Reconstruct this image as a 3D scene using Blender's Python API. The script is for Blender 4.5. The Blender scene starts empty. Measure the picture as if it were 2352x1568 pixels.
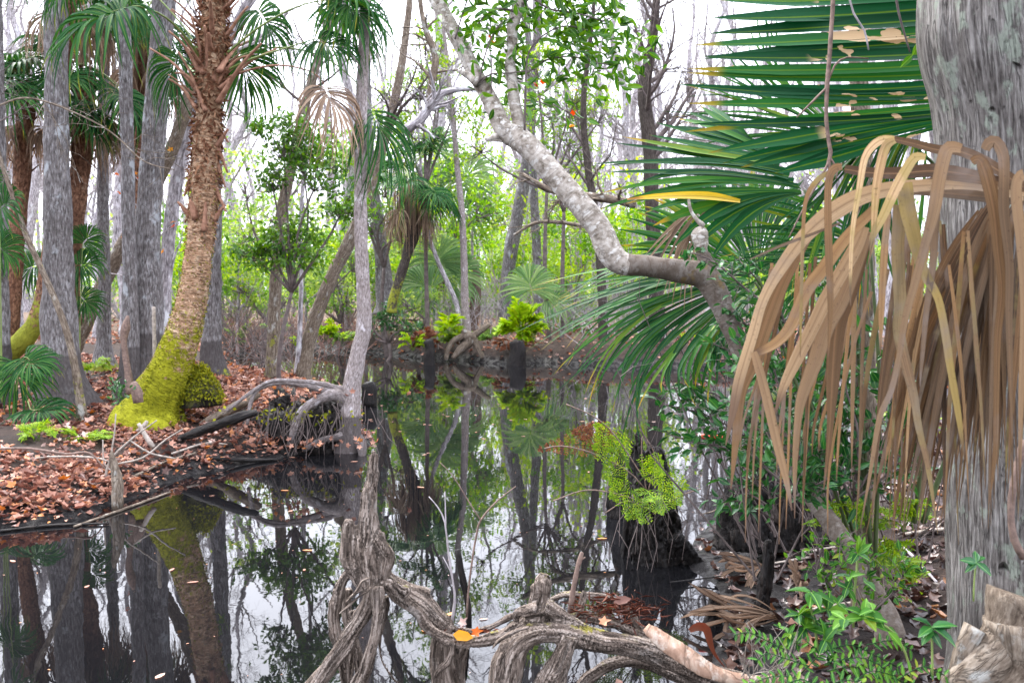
import bpy, math, random
import numpy as np
from mathutils import Vector, noise as mnoise
from mathutils.kdtree import KDTree

rng = np.random.default_rng(11)
sc = bpy.context.scene
COL = sc.collection

# ------------------------------------------------------------------ camera
# the picture's layout was measured on a 2352 x 1568 frame; P() turns such a reading and a
# distance in metres into a point of the place, G() finds the ground or water under a reading
F0, PITCH = 2287.0, math.radians(3.35)
CAM = np.array([0.0, 0.0, 1.6])
FW = np.array([0.0, math.cos(PITCH), -math.sin(PITCH)])
UP = np.array([0.0, math.sin(PITCH), math.cos(PITCH)])
RT = np.array([1.0, 0.0, 0.0])

def P(px, py, d):
    return CAM + d * (FW + (px - 1176) / F0 * RT - (py - 784) / F0 * UP)

def G(px, py, h=0.0):
    r = FW + (px - 1176) / F0 * RT - (py - 784) / F0 * UP
    return CAM + (h - CAM[2]) / r[2] * r

cam_d = bpy.data.cameras.new("camera")
cam_d.sensor_width = 36.0
cam_d.lens = F0 / 2352 * 36.0
cam_d.clip_end = 1000
cam_d.dof.use_dof = True
cam_d.dof.focus_distance = 5.0
cam_d.dof.aperture_fstop = 6.3
cam = bpy.data.objects.new("camera", cam_d)
cam.location = CAM
cam.rotation_euler = (math.pi / 2 - PITCH, 0, 0)
COL.objects.link(cam)
sc.camera = cam

# ------------------------------------------------------------------ mesh building
def nrm(a):
    return a / np.maximum(np.linalg.norm(a, axis=-1, keepdims=True), 1e-9)

class MB:
    def __init__(s):
        s.V, s.F, s.A, s.n = [], [], [], 0
    def add(s, V, F, bc=None, mk=None, rn=None):
        V = np.asarray(V, float).reshape(-1, 3); m = len(V)
        z = np.zeros((m, 7))
        if bc is not None: z[:, 0:3] = np.asarray(bc).reshape(-1, 3)
        if mk is not None: z[:, 3:6] = np.asarray(mk).reshape(-1, 3)
        if rn is not None: z[:, 6] = np.asarray(rn).reshape(-1)
        s.V.append(V); s.A.append(z)
        if len(F): s.F.append(np.asarray(F, np.int64) + s.n)
        s.n += m
    def mesh(s, name, origin=(0, 0, 0), smooth=True):
        V = np.concatenate(s.V) - np.asarray(origin, float)
        A = np.concatenate(s.A)
        me = bpy.data.meshes.new(name)
        me.vertices.add(len(V)); me.vertices.foreach_set("co", V.astype(np.float32).ravel())
        li = np.concatenate([f.ravel() for f in s.F]) if s.F else np.zeros(0, int)
        tot = np.concatenate([np.full(len(f), f.shape[1]) for f in s.F]) if s.F else np.zeros(0, int)
        st = np.concatenate([[0], np.cumsum(tot)[:-1]]) if len(tot) else tot
        me.loops.add(len(li)); me.loops.foreach_set("vertex_index", li.astype(np.int32))
        me.polygons.add(len(tot)); me.polygons.foreach_set("loop_start", st.astype(np.int32))
        me.polygons.foreach_set("loop_total", tot.astype(np.int32))
        if smooth: me.polygons.foreach_set("use_smooth", np.ones(len(tot), bool))
        set_attrs(me, A)
        me.update(calc_edges=True); me.validate()
        return me
    def build(s, name, mat, parent=None, origin=None, smooth=True):
        if origin is None:
            origin = tuple(parent.location) if parent is not None and parent.parent is None else (0, 0, 0)
            if parent is not None and parent.parent is not None: origin = tuple(parent.parent.location)
        me = s.mesh(name, origin, smooth)
        me.materials.append(mat)
        o = bpy.data.objects.new(name, me); COL.objects.link(o)
        if parent is not None: o.parent = parent
        else: o.location = origin
        return o

def set_attrs(me, A):
    a = me.attributes.new("bc", 'FLOAT_VECTOR', 'POINT'); a.data.foreach_set("vector", A[:, 0:3].astype(np.float32).ravel())
    a = me.attributes.new("mk", 'FLOAT_VECTOR', 'POINT'); a.data.foreach_set("vector", A[:, 3:6].astype(np.float32).ravel())
    a = me.attributes.new("rn", 'FLOAT', 'POINT'); a.data.foreach_set("value", A[:, 6].astype(np.float32))

def tag(o, label, cat, group=None, kind=None):
    if label: o["label"] = label
    if cat: o["category"] = cat
    if group: o["group"] = group
    if kind: o["kind"] = kind
    return o

def thing(name, label, cat, loc, group=None):
    o = bpy.data.objects.new(name, None); o.empty_display_size = 0.1
    COL.objects.link(o); o.location = tuple(float(v) for v in loc)
    return tag(o, label, cat, group)

# ------------------------------------------------------------------ tubes
def catmull(pts, vals, step):
    pts = np.asarray(pts, float); vals = np.asarray(vals, float)
    if vals.ndim == 1: vals = vals[:, None]
    D = np.concatenate([pts, vals], 1)
    E = np.concatenate([[2 * D[0] - D[1]], D, [2 * D[-1] - D[-2]]])
    out = []
    for i in range(len(D) - 1):
        p0, p1, p2, p3 = E[i], E[i + 1], E[i + 2], E[i + 3]
        n = max(2, int(math.ceil(np.linalg.norm((p2 - p1)[:3]) / step)))
        t = (np.arange(n) / n)[:, None]
        out.append(0.5 * (2 * p1 + (p2 - p0) * t + (2 * p0 - 5 * p1 + 4 * p2 - p3) * t ** 2 + (3 * p1 - p0 - 3 * p2 + p3) * t ** 3))
    out.append(D[-1:])
    out = np.concatenate(out)
    return out[:, :3], out[:, 3:]

def tube(mb, pts, rad, n=10, step=0.1, lump=0.0, lf=3.0, groove=0.0, gk=9, mkf=None, cap=True, flute=None, flat=None, rn=0.0, seed=None):
    """one swept limb; lump = uneven swelling, groove = ridges along it, flute(l,theta) = radius factor"""
    r0 = np.random.default_rng(seed if seed is not None else int(rng.integers(1e9)))
    p, r = catmull(pts, rad, step); r = np.maximum(r[:, 0], 0.0008); k = len(p)
    T = np.gradient(p, axis=0); T = nrm(T)
    a = np.array([0, 0, 1.0]) if abs(T[0][2]) < 0.8 else np.array([1.0, 0, 0])
    u = nrm(np.cross(T[0], a)); U = [u]
    for i in range(1, k):
        u = u - T[i] * np.dot(u, T[i]); u = u / (np.linalg.norm(u) + 1e-9); U.append(u)
    U = np.array(U); Vv = np.cross(T, U)
    L = np.concatenate([[0], np.cumsum(np.linalg.norm(np.diff(p, axis=0), axis=1))])
    th = np.linspace(0, 2 * math.pi, n, endpoint=False)
    R = np.repeat(r[:, None], n, 1)
    if lump:
        m = np.zeros((k, n))
        for q in range(5):
            kk = r0.integers(0, 4); w = r0.uniform(0.4, 1.6) * lf / max(r.mean(), 1e-3) * 0.35
            m += np.sin(kk * th[None] + r0.uniform(0, 6.3) + L[:, None] * w + 1.3 * np.sin(L[:, None] * w * 0.37 + q))
        R = R * (1 + lump * m / 2.2)
    if groove:
        m = np.zeros((k, n))
        for q in range(3):
            kk = gk + q * 3 + r0.integers(0, 3)
            m += np.sin(kk * th[None] + r0.uniform(0, 6.3) + 2.0 * np.sin(L[:, None] * r0.uniform(2, 6) + r0.uniform(0, 6)))
        R = R * (1 + groove * m / 1.7)
    if flute is not None: R = R * flute(L[:, None], th[None])
    cx, sx = np.cos(th), np.sin(th)
    fy = 1.0 if flat is None else flat
    V = p[:, None] + R[..., None] * (cx[None, :, None] * U[:, None] + fy * sx[None, :, None] * Vv[:, None])
    off = r0.uniform(0, 50, 3)
    bc = np.stack([cx[None] * r[:, None] + off[0], sx[None] * r[:, None] + off[1], np.repeat(L[:, None], n, 1) + off[2]], -1)
    mk = None
    if mkf is not None:
        mk = np.zeros((k, n, 3)); mk[:] = mkf(V)
    i0 = (np.arange(k - 1) * n)[:, None]; j = np.arange(n)[None]; j2 = (j + 1) % n
    Fq = np.stack([i0 + j, i0 + j2, i0 + n + j2, i0 + n + j], -1).reshape(-1, 4)
    base = mb.n
    mb.add(V, Fq, bc, mk, np.full(k * n, rn))
    if cap:
        for e, c in ((0, p[0]), (k - 1, p[-1] + T[-1] * r[-1] * 0.3)):
            b2 = mb.n
            mb.add([c], [], [off + [0, 0, L[e]]], None if mk is None else [mk[e, 0]], [rn])
            ring = base + e * n + np.arange(n)
            nx = np.roll(ring, -1)
            tri = np.stack([ring, np.full(n, b2), nx], -1) if e == 0 else np.stack([ring, nx, np.full(n, b2)], -1)
            mb.F.append(tri)
    return p, r

def tubes(mb, Pp, R, sides=3, rn=None):
    """many thin limbs at once: Pp (n,k,3), R (n,k)"""
    n, k, _ = Pp.shape
    if n == 0: return
    T = nrm(np.gradient(Pp, axis=1))
    m = nrm(Pp[:, -1] - Pp[:, 0])
    ref = np.where(np.abs(m[:, 2:3]) > 0.75, np.array([[1.0, 0.2, 0]]), np.array([[0.1, 0.2, 1.0]]))[:, None]
    U = nrm(np.cross(T, ref)); Vv = np.cross(T, U)
    th = np.linspace(0, 2 * math.pi, sides, endpoint=False)
    V = Pp[:, :, None] + R[:, :, None, None] * (np.cos(th)[None, None, :, None] * U[:, :, None] + np.sin(th)[None, None, :, None] * Vv[:, :, None])
    L = np.concatenate([np.zeros((n, 1)), np.cumsum(np.linalg.norm(np.diff(Pp, axis=1), axis=2), 1)], 1)
    o = rng.uniform(0, 40, (n, 1, 1))
    bc = np.stack([np.cos(th)[None, None] * R[..., None] + o, np.sin(th)[None, None] * R[..., None] + o, L[..., None] + o + 0 * th], -1)
    base = (np.arange(n) * k * sides)[:, None, None]; i = (np.arange(k - 1) * sides)[None, :, None]; j = np.arange(sides)[None, None]; j2 = (j + 1) % sides
    Fq = np.stack([base + i + j, base + i + j2, base + i + sides + j2, base + i + sides + j], -1).reshape(-1, 4)
    if rn is None: rn = rng.uniform(0, 1, n)
    mb.add(V, Fq, bc, None, np.repeat(rn, k * sides))

def perp(d):
    a = np.where(np.abs(d[:, 2:3]) > 0.9, np.array([[1.0, 0, 0]]), np.array([[0, 0, 1.0]]))
    u = nrm(np.cross(d, a)); return u, np.cross(d, u)

def grow(Pp, R, n, L, ang=(25, 65), t0=0.3, k=5, wig=0.25, up=0.1, rr=0.6, rmin=0.002, g=None):
    """children limbs off parents Pp (m,k,3): n each"""
    g = g or rng
    m, k0, _ = Pp.shape
    idx = np.repeat(np.arange(m), n); N = len(idx)
    t = g.uniform(t0, 0.98, N) * (k0 - 1); i = np.minimum(t.astype(int), k0 - 2); fr = (t - i)[:, None]
    A, B = Pp[idx, i], Pp[idx, i + 1]
    pos = A + (B - A) * fr; tan = nrm(B - A)
    rad = (R[idx, i] * (1 - fr[:, 0]) + R[idx, i + 1] * fr[:, 0]) * rr * g.uniform(0.7, 1.0, N)
    u, v = perp(tan); az = g.uniform(0, 2 * math.pi, N)[:, None]; an = np.radians(g.uniform(*ang, N))[:, None]
    d = tan * np.cos(an) + np.sin(an) * (u * np.cos(az) + v * np.sin(az))
    Ln = L * g.uniform(0.55, 1.15, N) * (1 - 0.4 * t / (k0 - 1))
    out = np.zeros((N, k, 3)); out[:, 0] = pos; p = pos
    for q in range(1, k):
        d = nrm(d + wig * g.normal(0, 1, (N, 3)) + np.array([0, 0, up])); p = p + d * (Ln / (k - 1))[:, None]; out[:, q] = p
    rad = np.maximum(rad, rmin)
    Rr = rad[:, None] * np.linspace(1, 0.3, k)[None]
    return out, np.maximum(Rr, rmin * 0.6)

# ------------------------------------------------------------------ leaves
def leaf_tpl(kind):
    if kind == 'dia':
        T = np.array([(0, 0, 0), (.45, .5, .08), (1, 0, -.05), (.45, -.5, .08)]); Fc = [(0, 1, 2), (0, 2, 3)]
        return T, [np.array(Fc)]
    if kind == 'ell':
        st = np.array([0, .12, .35, .65, .88, 1.0]); hw = np.array([0.02, .26, .5, .42, .17, 0.0]); dz = -.22 * st ** 2
        T = []
        for s, h, z in zip(st, hw, dz): T += [(s, h, z + .22 * h), (s, 0, z), (s, -h, z + .22 * h)]
        Fc = []
        for a in range(len(st) - 1):
            for b in range(2): Fc.append((a * 3 + b, a * 3 + b + 1, a * 3 + 3 + b + 1, a * 3 + 3 + b))
        return np.array(T), [np.array(Fc)]
    if kind == 'lit':   # dead lobed leaf, curled
        ang = np.linspace(0, 2 * math.pi, 11)[:-1]; rr = np.array([1, .45, .9, .5, .7, .35, .7, .5, .9, .45])
        T = [(0.5, 0, -.10)] + [(0.5 + .5 * r * math.cos(a), .62 * r * math.sin(a), .16 * abs(math.sin(a)) * r + .10 * math.cos(a * 2)) for r, a in zip(rr, ang)]
        Fc = [(0, 1 + i, 1 + (i + 1) % 10) for i in range(10)]
        return np.array(T), [np.array(Fc)]
    if kind == 'ova':
        T = np.array([(0, 0, 0), (.25, .42, .06), (.7, .36, .0), (1, 0, -.12), (.7, -.36, .0), (.25, -.42, .06), (.45, 0, -.04)])
        Fc = [(0, 1, 6), (1, 2, 6), (2, 3, 6), (3, 4, 6), (4, 5, 6), (5, 0, 6)]
        return np.array(T), [np.array(Fc)]
TPL = {k: leaf_tpl(k) for k in ('dia', 'ell', 'lit', 'ova')}

def leaves(mb, B, D, Nn, L, Wd, kind='dia', rn=None, zs=1.0):
    B = np.asarray(B, float); n = len(B)
    if n == 0: return
    D = nrm(np.asarray(D, float)); Nn = np.asarray(Nn, float)
    S = nrm(np.cross(Nn, D)); Nn = np.cross(D, S)
    L = np.broadcast_to(np.asarray(L, float), (n,)); Wd = np.broadcast_to(np.asarray(Wd, float), (n,))
    T, Fs = TPL[kind]
    V = B[:, None] + T[None, :, 0, None] * (D * L[:, None])[:, None] + T[None, :, 1, None] * (S * Wd[:, None])[:, None] + T[None, :, 2, None] * zs * (Nn * L[:, None])[:, None]
    if rn is None: rn = rng.uniform(0, 1, n)
    bc = np.broadcast_to(np.stack([T[:, 1] * 2, T[:, 0], T[:, 2]], -1)[None], V.shape)
    base = mb.n
    mb.add(V, [], bc, None, np.repeat(rn, len(T)))
    for Fc in Fs:
        mb.F.append((Fc[None] + (np.arange(n) * len(T))[:, None, None] + base).reshape(-1, Fc.shape[1]))

def rdir(n, zb=0.0, zs=1.0):
    d = rng.normal(0, 1, (n, 3)); d[:, 2] = d[:, 2] * zs + zb
    return nrm(d)

def blob(mb, c, rad, n, L, W, clumps=12, spread=0.22, kind='dia', flat=0.6, rn0=(0, 1)):
    """foliage: n leaves in uneven clumps inside an ellipsoid c, rad"""
    c = np.asarray(c, float); rad = np.asarray(rad, float)
    q = rdir(clumps) * (rng.uniform(0.1, 1.0, (clumps, 1)) ** 0.45)
    q = c + q * rad
    w = rng.uniform(0.3, 1.6, clumps); w /= w.sum()
    idx = rng.choice(clumps, n, p=w)
    cs = rng.uniform(0.5, 1.4, clumps)
    p = q[idx] + rng.normal(0, 1, (n, 3)) * (rad.mean() * spread * cs[idx])[:, None] * np.array([1, 1, flat])
    crn = rng.uniform(rn0[0], rn0[1], clumps)
    leaves(mb, p, rdir(n, -0.15), rdir(n, 1.0), L * rng.uniform(.6, 1.25, n), W * rng.uniform(.7, 1.2, n), kind, np.clip(crn[idx] + rng.normal(0, .18, n), 0, 1))
    return q

# ------------------------------------------------------------------ pleated palm fans
def fan_core(mb, fB, fM, fT, N, k=9, sj=0.5, fold=0.35, jit=0.03, wmul=1.0, taper=0.85, rn=None, dead=0.0, droop=0.0):
    t = (np.arange(N) + 0.5) / N; h = 0.5 / N
    s = np.linspace(0.02, 1, k)
    def path(tt, dM=0, dT=0):
        B, Mi, T = fB(tt), fM(tt) + dM, fT(tt) + dT
        C = 2 * Mi - 0.5 * (B + T)
        S = s[None, :, None]
        return (1 - S) ** 2 * B[:, None] + 2 * S * (1 - S) * C[:, None] + S ** 2 * T[:, None]
    P0 = path(t); H = (path(t + h) - path(t - h)) / 2
    Ls = np.linalg.norm(fT(t) - fB(t), axis=1, keepdims=True)
    jT = rng.normal(0, 1, (N, 3)) * Ls * jit * 1.6; jM = rng.normal(0, 1, (N, 3)) * Ls * jit * 0.35
    Pj = path(t, jM, jT + np.array([0, 0, -1.0]) * Ls * droop * rng.uniform(0.5, 1.5, (N, 1)))
    T = nrm(np.gradient(Pj, axis=1))
    js = np.searchsorted(s, sj); js = min(max(js, 1), k - 2)
    Hm = np.linalg.norm(H, axis=2, keepdims=True)
    w = np.where(s[None, :, None] <= s[js], Hm, Hm[:, js:js + 1] * (np.clip((1 - s) / (1 - s[js]), 0, 1) ** taper)[None, :, None])
    dirH = H.copy(); dirH[:, js:] = H[:, js:js + 1]
    dirH = dirH - T * (dirH * T).sum(-1, keepdims=True); dirH = nrm(dirH)
    n = np.cross(T, dirH)
    w = w * wmul
    E = [Pj + dirH * w + n * w * fold, Pj - n * w * fold, Pj - dirH * w + n * w * fold]
    V = np.stack(E, 2)
    if rn is None: rn = rng.uniform(0, 1, N)
    bc = np.zeros(V.shape); bc[..., 0] = np.array([1, 0, -1.0]); bc[..., 1] = s[None, :, None]; bc[..., 2] = rng.uniform(0, 30, (N, 1, 1))
    mk = np.zeros(V.shape); mk[..., 0] = dead; mk[..., 1] = (t * 10)[:, None, None]
    b = (np.arange(N) * k * 3)[:, None, None]; i = (np.arange(k - 1) * 3)[None, :, None]; j = np.arange(2)[None, None]
    Fq = np.stack([b + i + j, b + i + j + 1, b + i + 3 + j + 1, b + i + 3 + j], -1).reshape(-1, 4)
    mb.add(V, Fq, bc, mk, np.repeat(rn, k * 3))

def crv(pts):
    """guide curve through frame readings (px,py,d)"""
    Q = np.array([P(*p) for p in pts]); x = np.linspace(0, 1, len(Q))
    return crv3(Q)
def crv3(Q):
    Q = np.asarray(Q, float); x = np.linspace(0, 1, len(Q))
    def f(t):
        t = np.atleast_1d(t)
        lo = np.stack([np.interp(np.clip(t, 0, 1), x, Q[:, a]) for a in range(3)], -1)
        e = (t - np.clip(t, 0, 1))[:, None] * (len(Q) - 1)
        return lo + np.where(e < 0, e * (Q[1] - Q[0]), e * (Q[-1] - Q[-2]))
    return f

def fan3(mb, hub, axis, normal, R, N=28, span=250, droop=0.25, costa=0.25, rn=None, dead=0.0, k=7, jit=0.03, sj=0.45, fold=.35):
    """a fan leaf from its hub; axis = away from the stalk, normal = upper face"""
    hub = np.asarray(hub, float); axis = nrm(np.asarray(axis, float)); normal = np.asarray(normal, float)
    side = nrm(np.cross(normal, axis)); normal = np.cross(axis, side); dn = np.array([0, 0, -1.0])
    sp = math.radians(span) / 2
    def dirs(t):
        a = (np.atleast_1d(t) * 2 - 1) * sp
        Rr = R * (0.72 + 0.28 * np.cos(a * 0.8))
        return a, np.cos(a)[:, None] * axis + np.sin(a)[:, None] * side, Rr[:, None]
    def fB(t):
        a, d, r = dirs(t); return hub + axis * (R * costa * np.cos(a / 2) ** 4)[:, None] + dn * (R * costa * 0.25 * np.cos(a / 2) ** 4)[:, None]
    def fM(t):
        a, d, r = dirs(t); return fB(t) * 0.0 + hub + d * r * 0.55 + axis * (R * costa * .5 * np.cos(a / 2) ** 4)[:, None] + dn * r * droop * 0.22 + normal * r * 0.10 * np.abs(np.sin(a))[:, None]
    def fT(t):
        a, d, r = dirs(t); return hub + d * r * (1 - droop * 0.35) + dn * r * droop
    fan_core(mb, fB, fM, fT, N, k=k, sj=sj, jit=jit, rn=rn, dead=dead, fold=fold)

def ribbon(mb, pts, wid, fold=0.25, step=0.05, rn=0.5, tw=0.0, face=None, mk=None):
    """a long strap leaf: pts, half widths; lies across the direction `face`"""
    p, w = catmull(pts, wid, step); w = np.maximum(w[:, 0], 0.0006); k = len(p)
    T = nrm(np.gradient(p, axis=0))
    fv = np.array([0, -1.0, 0.1]) if face is None else np.asarray(face, float)
    S = nrm(np.cross(np.broadcast_to(fv, T.shape), T)); Nn = np.cross(T, S)
    if tw:
        a = tw * np.linspace(0, 1, k)[:, None] ** 1.0
        S, Nn = S * np.cos(a) + Nn * np.sin(a), Nn * np.cos(a) - S * np.sin(a)
    V = np.stack([p + S * w[:, None] + Nn * w[:, None] * fold, p - Nn * w[:, None] * fold, p - S * w[:, None] + Nn * w[:, None] * fold], 1)
    s = np.linspace(0, 1, k)
    bc = np.zeros(V.shape); bc[..., 0] = np.array([1, 0, -1.0]); bc[..., 1] = s[:, None]; bc[..., 2] = rng.uniform(0, 30)
    m = np.zeros(V.shape)
    if mk is not None: m[:] = mk
    i = (np.arange(k - 1) * 3)[:, None]; j = np.arange(2)[None]
    mb.add(V, np.stack([i + j, i + j + 1, i + 3 + j + 1, i + 3 + j], -1).reshape(-1, 4), bc, m, np.full(k * 3, rn))

# ------------------------------------------------------------------ nodes
class NT:
    def __init__(s, name):
        s.m = bpy.data.materials.new(name); s.m.use_nodes = True
        s.t = s.m.node_tree; s.t.nodes.clear()
        s.out = s.t.nodes.new("ShaderNodeOutputMaterial")
    def n(s, typ, inp=None, **kw):
        nd = s.t.nodes.new("ShaderNode" + typ)
        for k, v in kw.items(): setattr(nd, k, v)
        for k, v in (inp or {}).items(): s.set(nd.inputs[k], v)
        return nd
    def set(s, sock, v):
        if hasattr(v, "is_output"): s.t.links.new(v, sock)
        else:
            if sock.type == 'RGBA' and len(v) == 3: v = (*v, 1)
            sock.default_value = v
    def attr(s, name): return s.n("Attribute", attribute_name=name)
    def math(s, op, a, b=0.0, c=None):
        nd = s.n("Math", operation=op); s.set(nd.inputs[0], a); s.set(nd.inputs[1], b)
        if c is not None: s.set(nd.inputs[2], c)
        return nd.outputs[0]
    def sstep(s, x, lo, hi):
        nd = s.n("MapRange", {"Value": x, "From Min": lo, "From Max": hi}, interpolation_type='SMOOTHSTEP'); return nd.outputs[0]
    def mapv(s, v, sx, sy, sz):
        return s.n("Mapping", {"Vector": v, "Scale": (sx, sy, sz)}).outputs[0]
    def noise(s, v, scale, detail=5, rough=.55, dist=0.0):
        return s.n("TexNoise", {"Vector": v, "Scale": scale, "Detail": detail, "Roughness": rough, "Distortion": dist}).outputs[0]
    def ramp(s, f, stops):
        nd = s.n("ValToRGB", {"Fac": f}); e = nd.color_ramp.elements
        while len(e) < len(stops): e.new(0.5)
        for q, (p, c) in zip(e, stops): q.position = p; q.color = (*c, 1)
        return nd.outputs[0]
    def mix(s, f, a, b, mode='MIX'):
        nd = s.n("MixRGB", {"Fac": f, "Color1": a, "Color2": b}, blend_type=mode); return nd.outputs[0]
    def bump(s, h, st, dist=0.01, nr=None):
        nd = s.n("Bump", {"Height": h, "Strength": st, "Distance": dist})
        if nr is not None: s.set(nd.inputs["Normal"], nr)
        return nd.outputs[0]
    def surf(s, sh): s.t.links.new(sh, s.out.inputs["Surface"])
    def pbr(s, col, rough=.8, spec=.3, nrml=None, **kw):
        b = s.n("BsdfPrincipled", {"Base Color": col, "Roughness": rough, "Specular IOR Level": spec})
        if nrml is not None: s.set(b.inputs["Normal"], nrml)
        for k, v in kw.items(): s.set(b.inputs[k], v)
        return b.outputs[0]

def bark(name, dark, mid, light, sx=40, sz=6, bump=.6, bd=.01, lich=((.42, .44, .42), .55, 9), rough=.85, spec=.1, moss=(.16, .17, .02), horiz=False, stain=(.045, .038, .036), patch=(.42, .24, .03), pits=False, contrast=1.0, fis=.5):
    g = NT(name); bc = g.attr("bc").outputs["Vector"]; mk = g.n("SeparateXYZ", {"Vector": g.attr("mk").outputs["Vector"]}).outputs
    v = g.mapv(bc, sx, sx, sz)
    n1 = g.noise(v, 1, 7, .62); n1b = g.noise(bc, 6, 4, .6)
    f = g.math('ADD', g.math('MULTIPLY', g.math('SUBTRACT', n1, .5), 1.5 * contrast), g.math('ADD', g.math('MULTIPLY', g.math('SUBTRACT', n1b, .5), .7), .5))
    c = g.ramp(f, [(.18, dark), (.5, mid), (.82, light)])
    if fis:
        fn = g.noise(g.mapv(bc, sx * .42, sx * .42, sz * .55), 1, 3, .5, .6); fl = g.sstep(g.math('ABSOLUTE', g.math('SUBTRACT', fn, .5)), .045, .0)
        fl = g.math('MULTIPLY', fl, g.sstep(n1b, .35, .6)); c = g.mix(g.math('MULTIPLY', fl, fis), c, tuple(x * .25 for x in dark))
    n2 = g.noise(g.mapv(bc, 1, 1, .6 if not horiz else 1.8), lich[2], 6, .62)
    lm = g.sstep(n2, lich[1], lich[1] + .1)
    c = g.mix(g.math('MULTIPLY', lm, .75), c, lich[0])
    n3 = g.noise(bc, 22, 5, .65)
    n4 = g.noise(bc, 4.5, 4, .6)
    pm = g.sstep(g.math('ADD', g.math('ADD', mk[2], g.math('MULTIPLY', g.math('SUBTRACT', n4, .5), 1.6)), g.math('MULTIPLY', g.math('SUBTRACT', n3, .5), .7)), .48, .62)
    c = g.mix(g.math('MULTIPLY', pm, .8), c, patch)
    st = g.sstep(g.math('ADD', mk[1], g.math('MULTIPLY', g.math('SUBTRACT', n3, .5), .25)), .4, .6)
    c = g.mix(g.math('MULTIPLY', st, .8), c, stain)
    mm = g.sstep(g.math('ADD', g.math('ADD', mk[0], g.math('MULTIPLY', g.math('SUBTRACT', n4, .5), 1.3)), g.math('MULTIPLY', g.math('SUBTRACT', n3, .5), 1.2)), .40, .60)
    mc = g.mix(n3, tuple(x * .45 for x in moss), tuple(min(1, x * 1.7) for x in moss))
    c = g.mix(mm, c, mc)
    h = g.math('ADD', n1, g.math('MULTIPLY', n3, .35))
    if fis: h = g.math('SUBTRACT', h, g.math('MULTIPLY', fl, fis * 1.2))
    if pits:
        vo = g.n("TexVoronoi", {"Vector": g.mapv(bc, 1, 1, .45), "Scale": 13.0, "Randomness": 1.0}).outputs["Distance"]
        pt = g.math('MULTIPLY', g.sstep(vo, .24, .12), g.sstep(g.noise(bc, 7, 2), .53, .58))
        c = g.mix(pt, c, (.012, .01, .009)); h = g.math('SUBTRACT', h, g.math('MULTIPLY', pt, 2.5))
    if horiz:
        nb = g.noise(g.mapv(bc, 3, 3, 55), 1, 4, .6)
        c = g.mix(g.math('MULTIPLY', g.sstep(nb, .57, .68), .45), c, dark); h = g.math('ADD', g.math('MULTIPLY', h, .5), nb)
    g.surf(g.pbr(c, rough, spec, g.bump(h, bump, bd)))
    return g.m

def leafmat(name, stops, trans=.35, rough=.45, spec=.25, rib=None, tboost=1.25, vein=True):
    g = NT(name); rn = g.attr("rn").outputs["Fac"]
    pos = g.n("NewGeometry").outputs["Position"]
    f = g.math('ADD', rn, g.math('MULTIPLY', g.math('SUBTRACT', g.noise(pos, 1.7, 2), .5), .5))
    c = g.ramp(f, stops)
    c = g.mix(g.math('MULTIPLY', g.noise(pos, 60, 3), .35), c, tuple(x * .5 for x in stops[0][1]))
    if rib is not None:
        ax = g.math('ABSOLUTE', g.n("SeparateXYZ", {"Vector": g.attr("bc").outputs["Vector"]}).outputs[0])
        c = g.mix(g.math('MULTIPLY', g.sstep(ax, .14, .03), .8), c, rib)
    tc = g.n("HueSaturation", {"Hue": .485, "Saturation": 1.1, "Value": tboost, "Color": c}).outputs[0]
    a = g.pbr(c, rough, spec); b = g.n("BsdfTranslucent", {"Color": tc}).outputs[0]
    g.surf(g.n("MixShader", {0: trans, 1: a, 2: b}).outputs[0])
    return g.m

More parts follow.
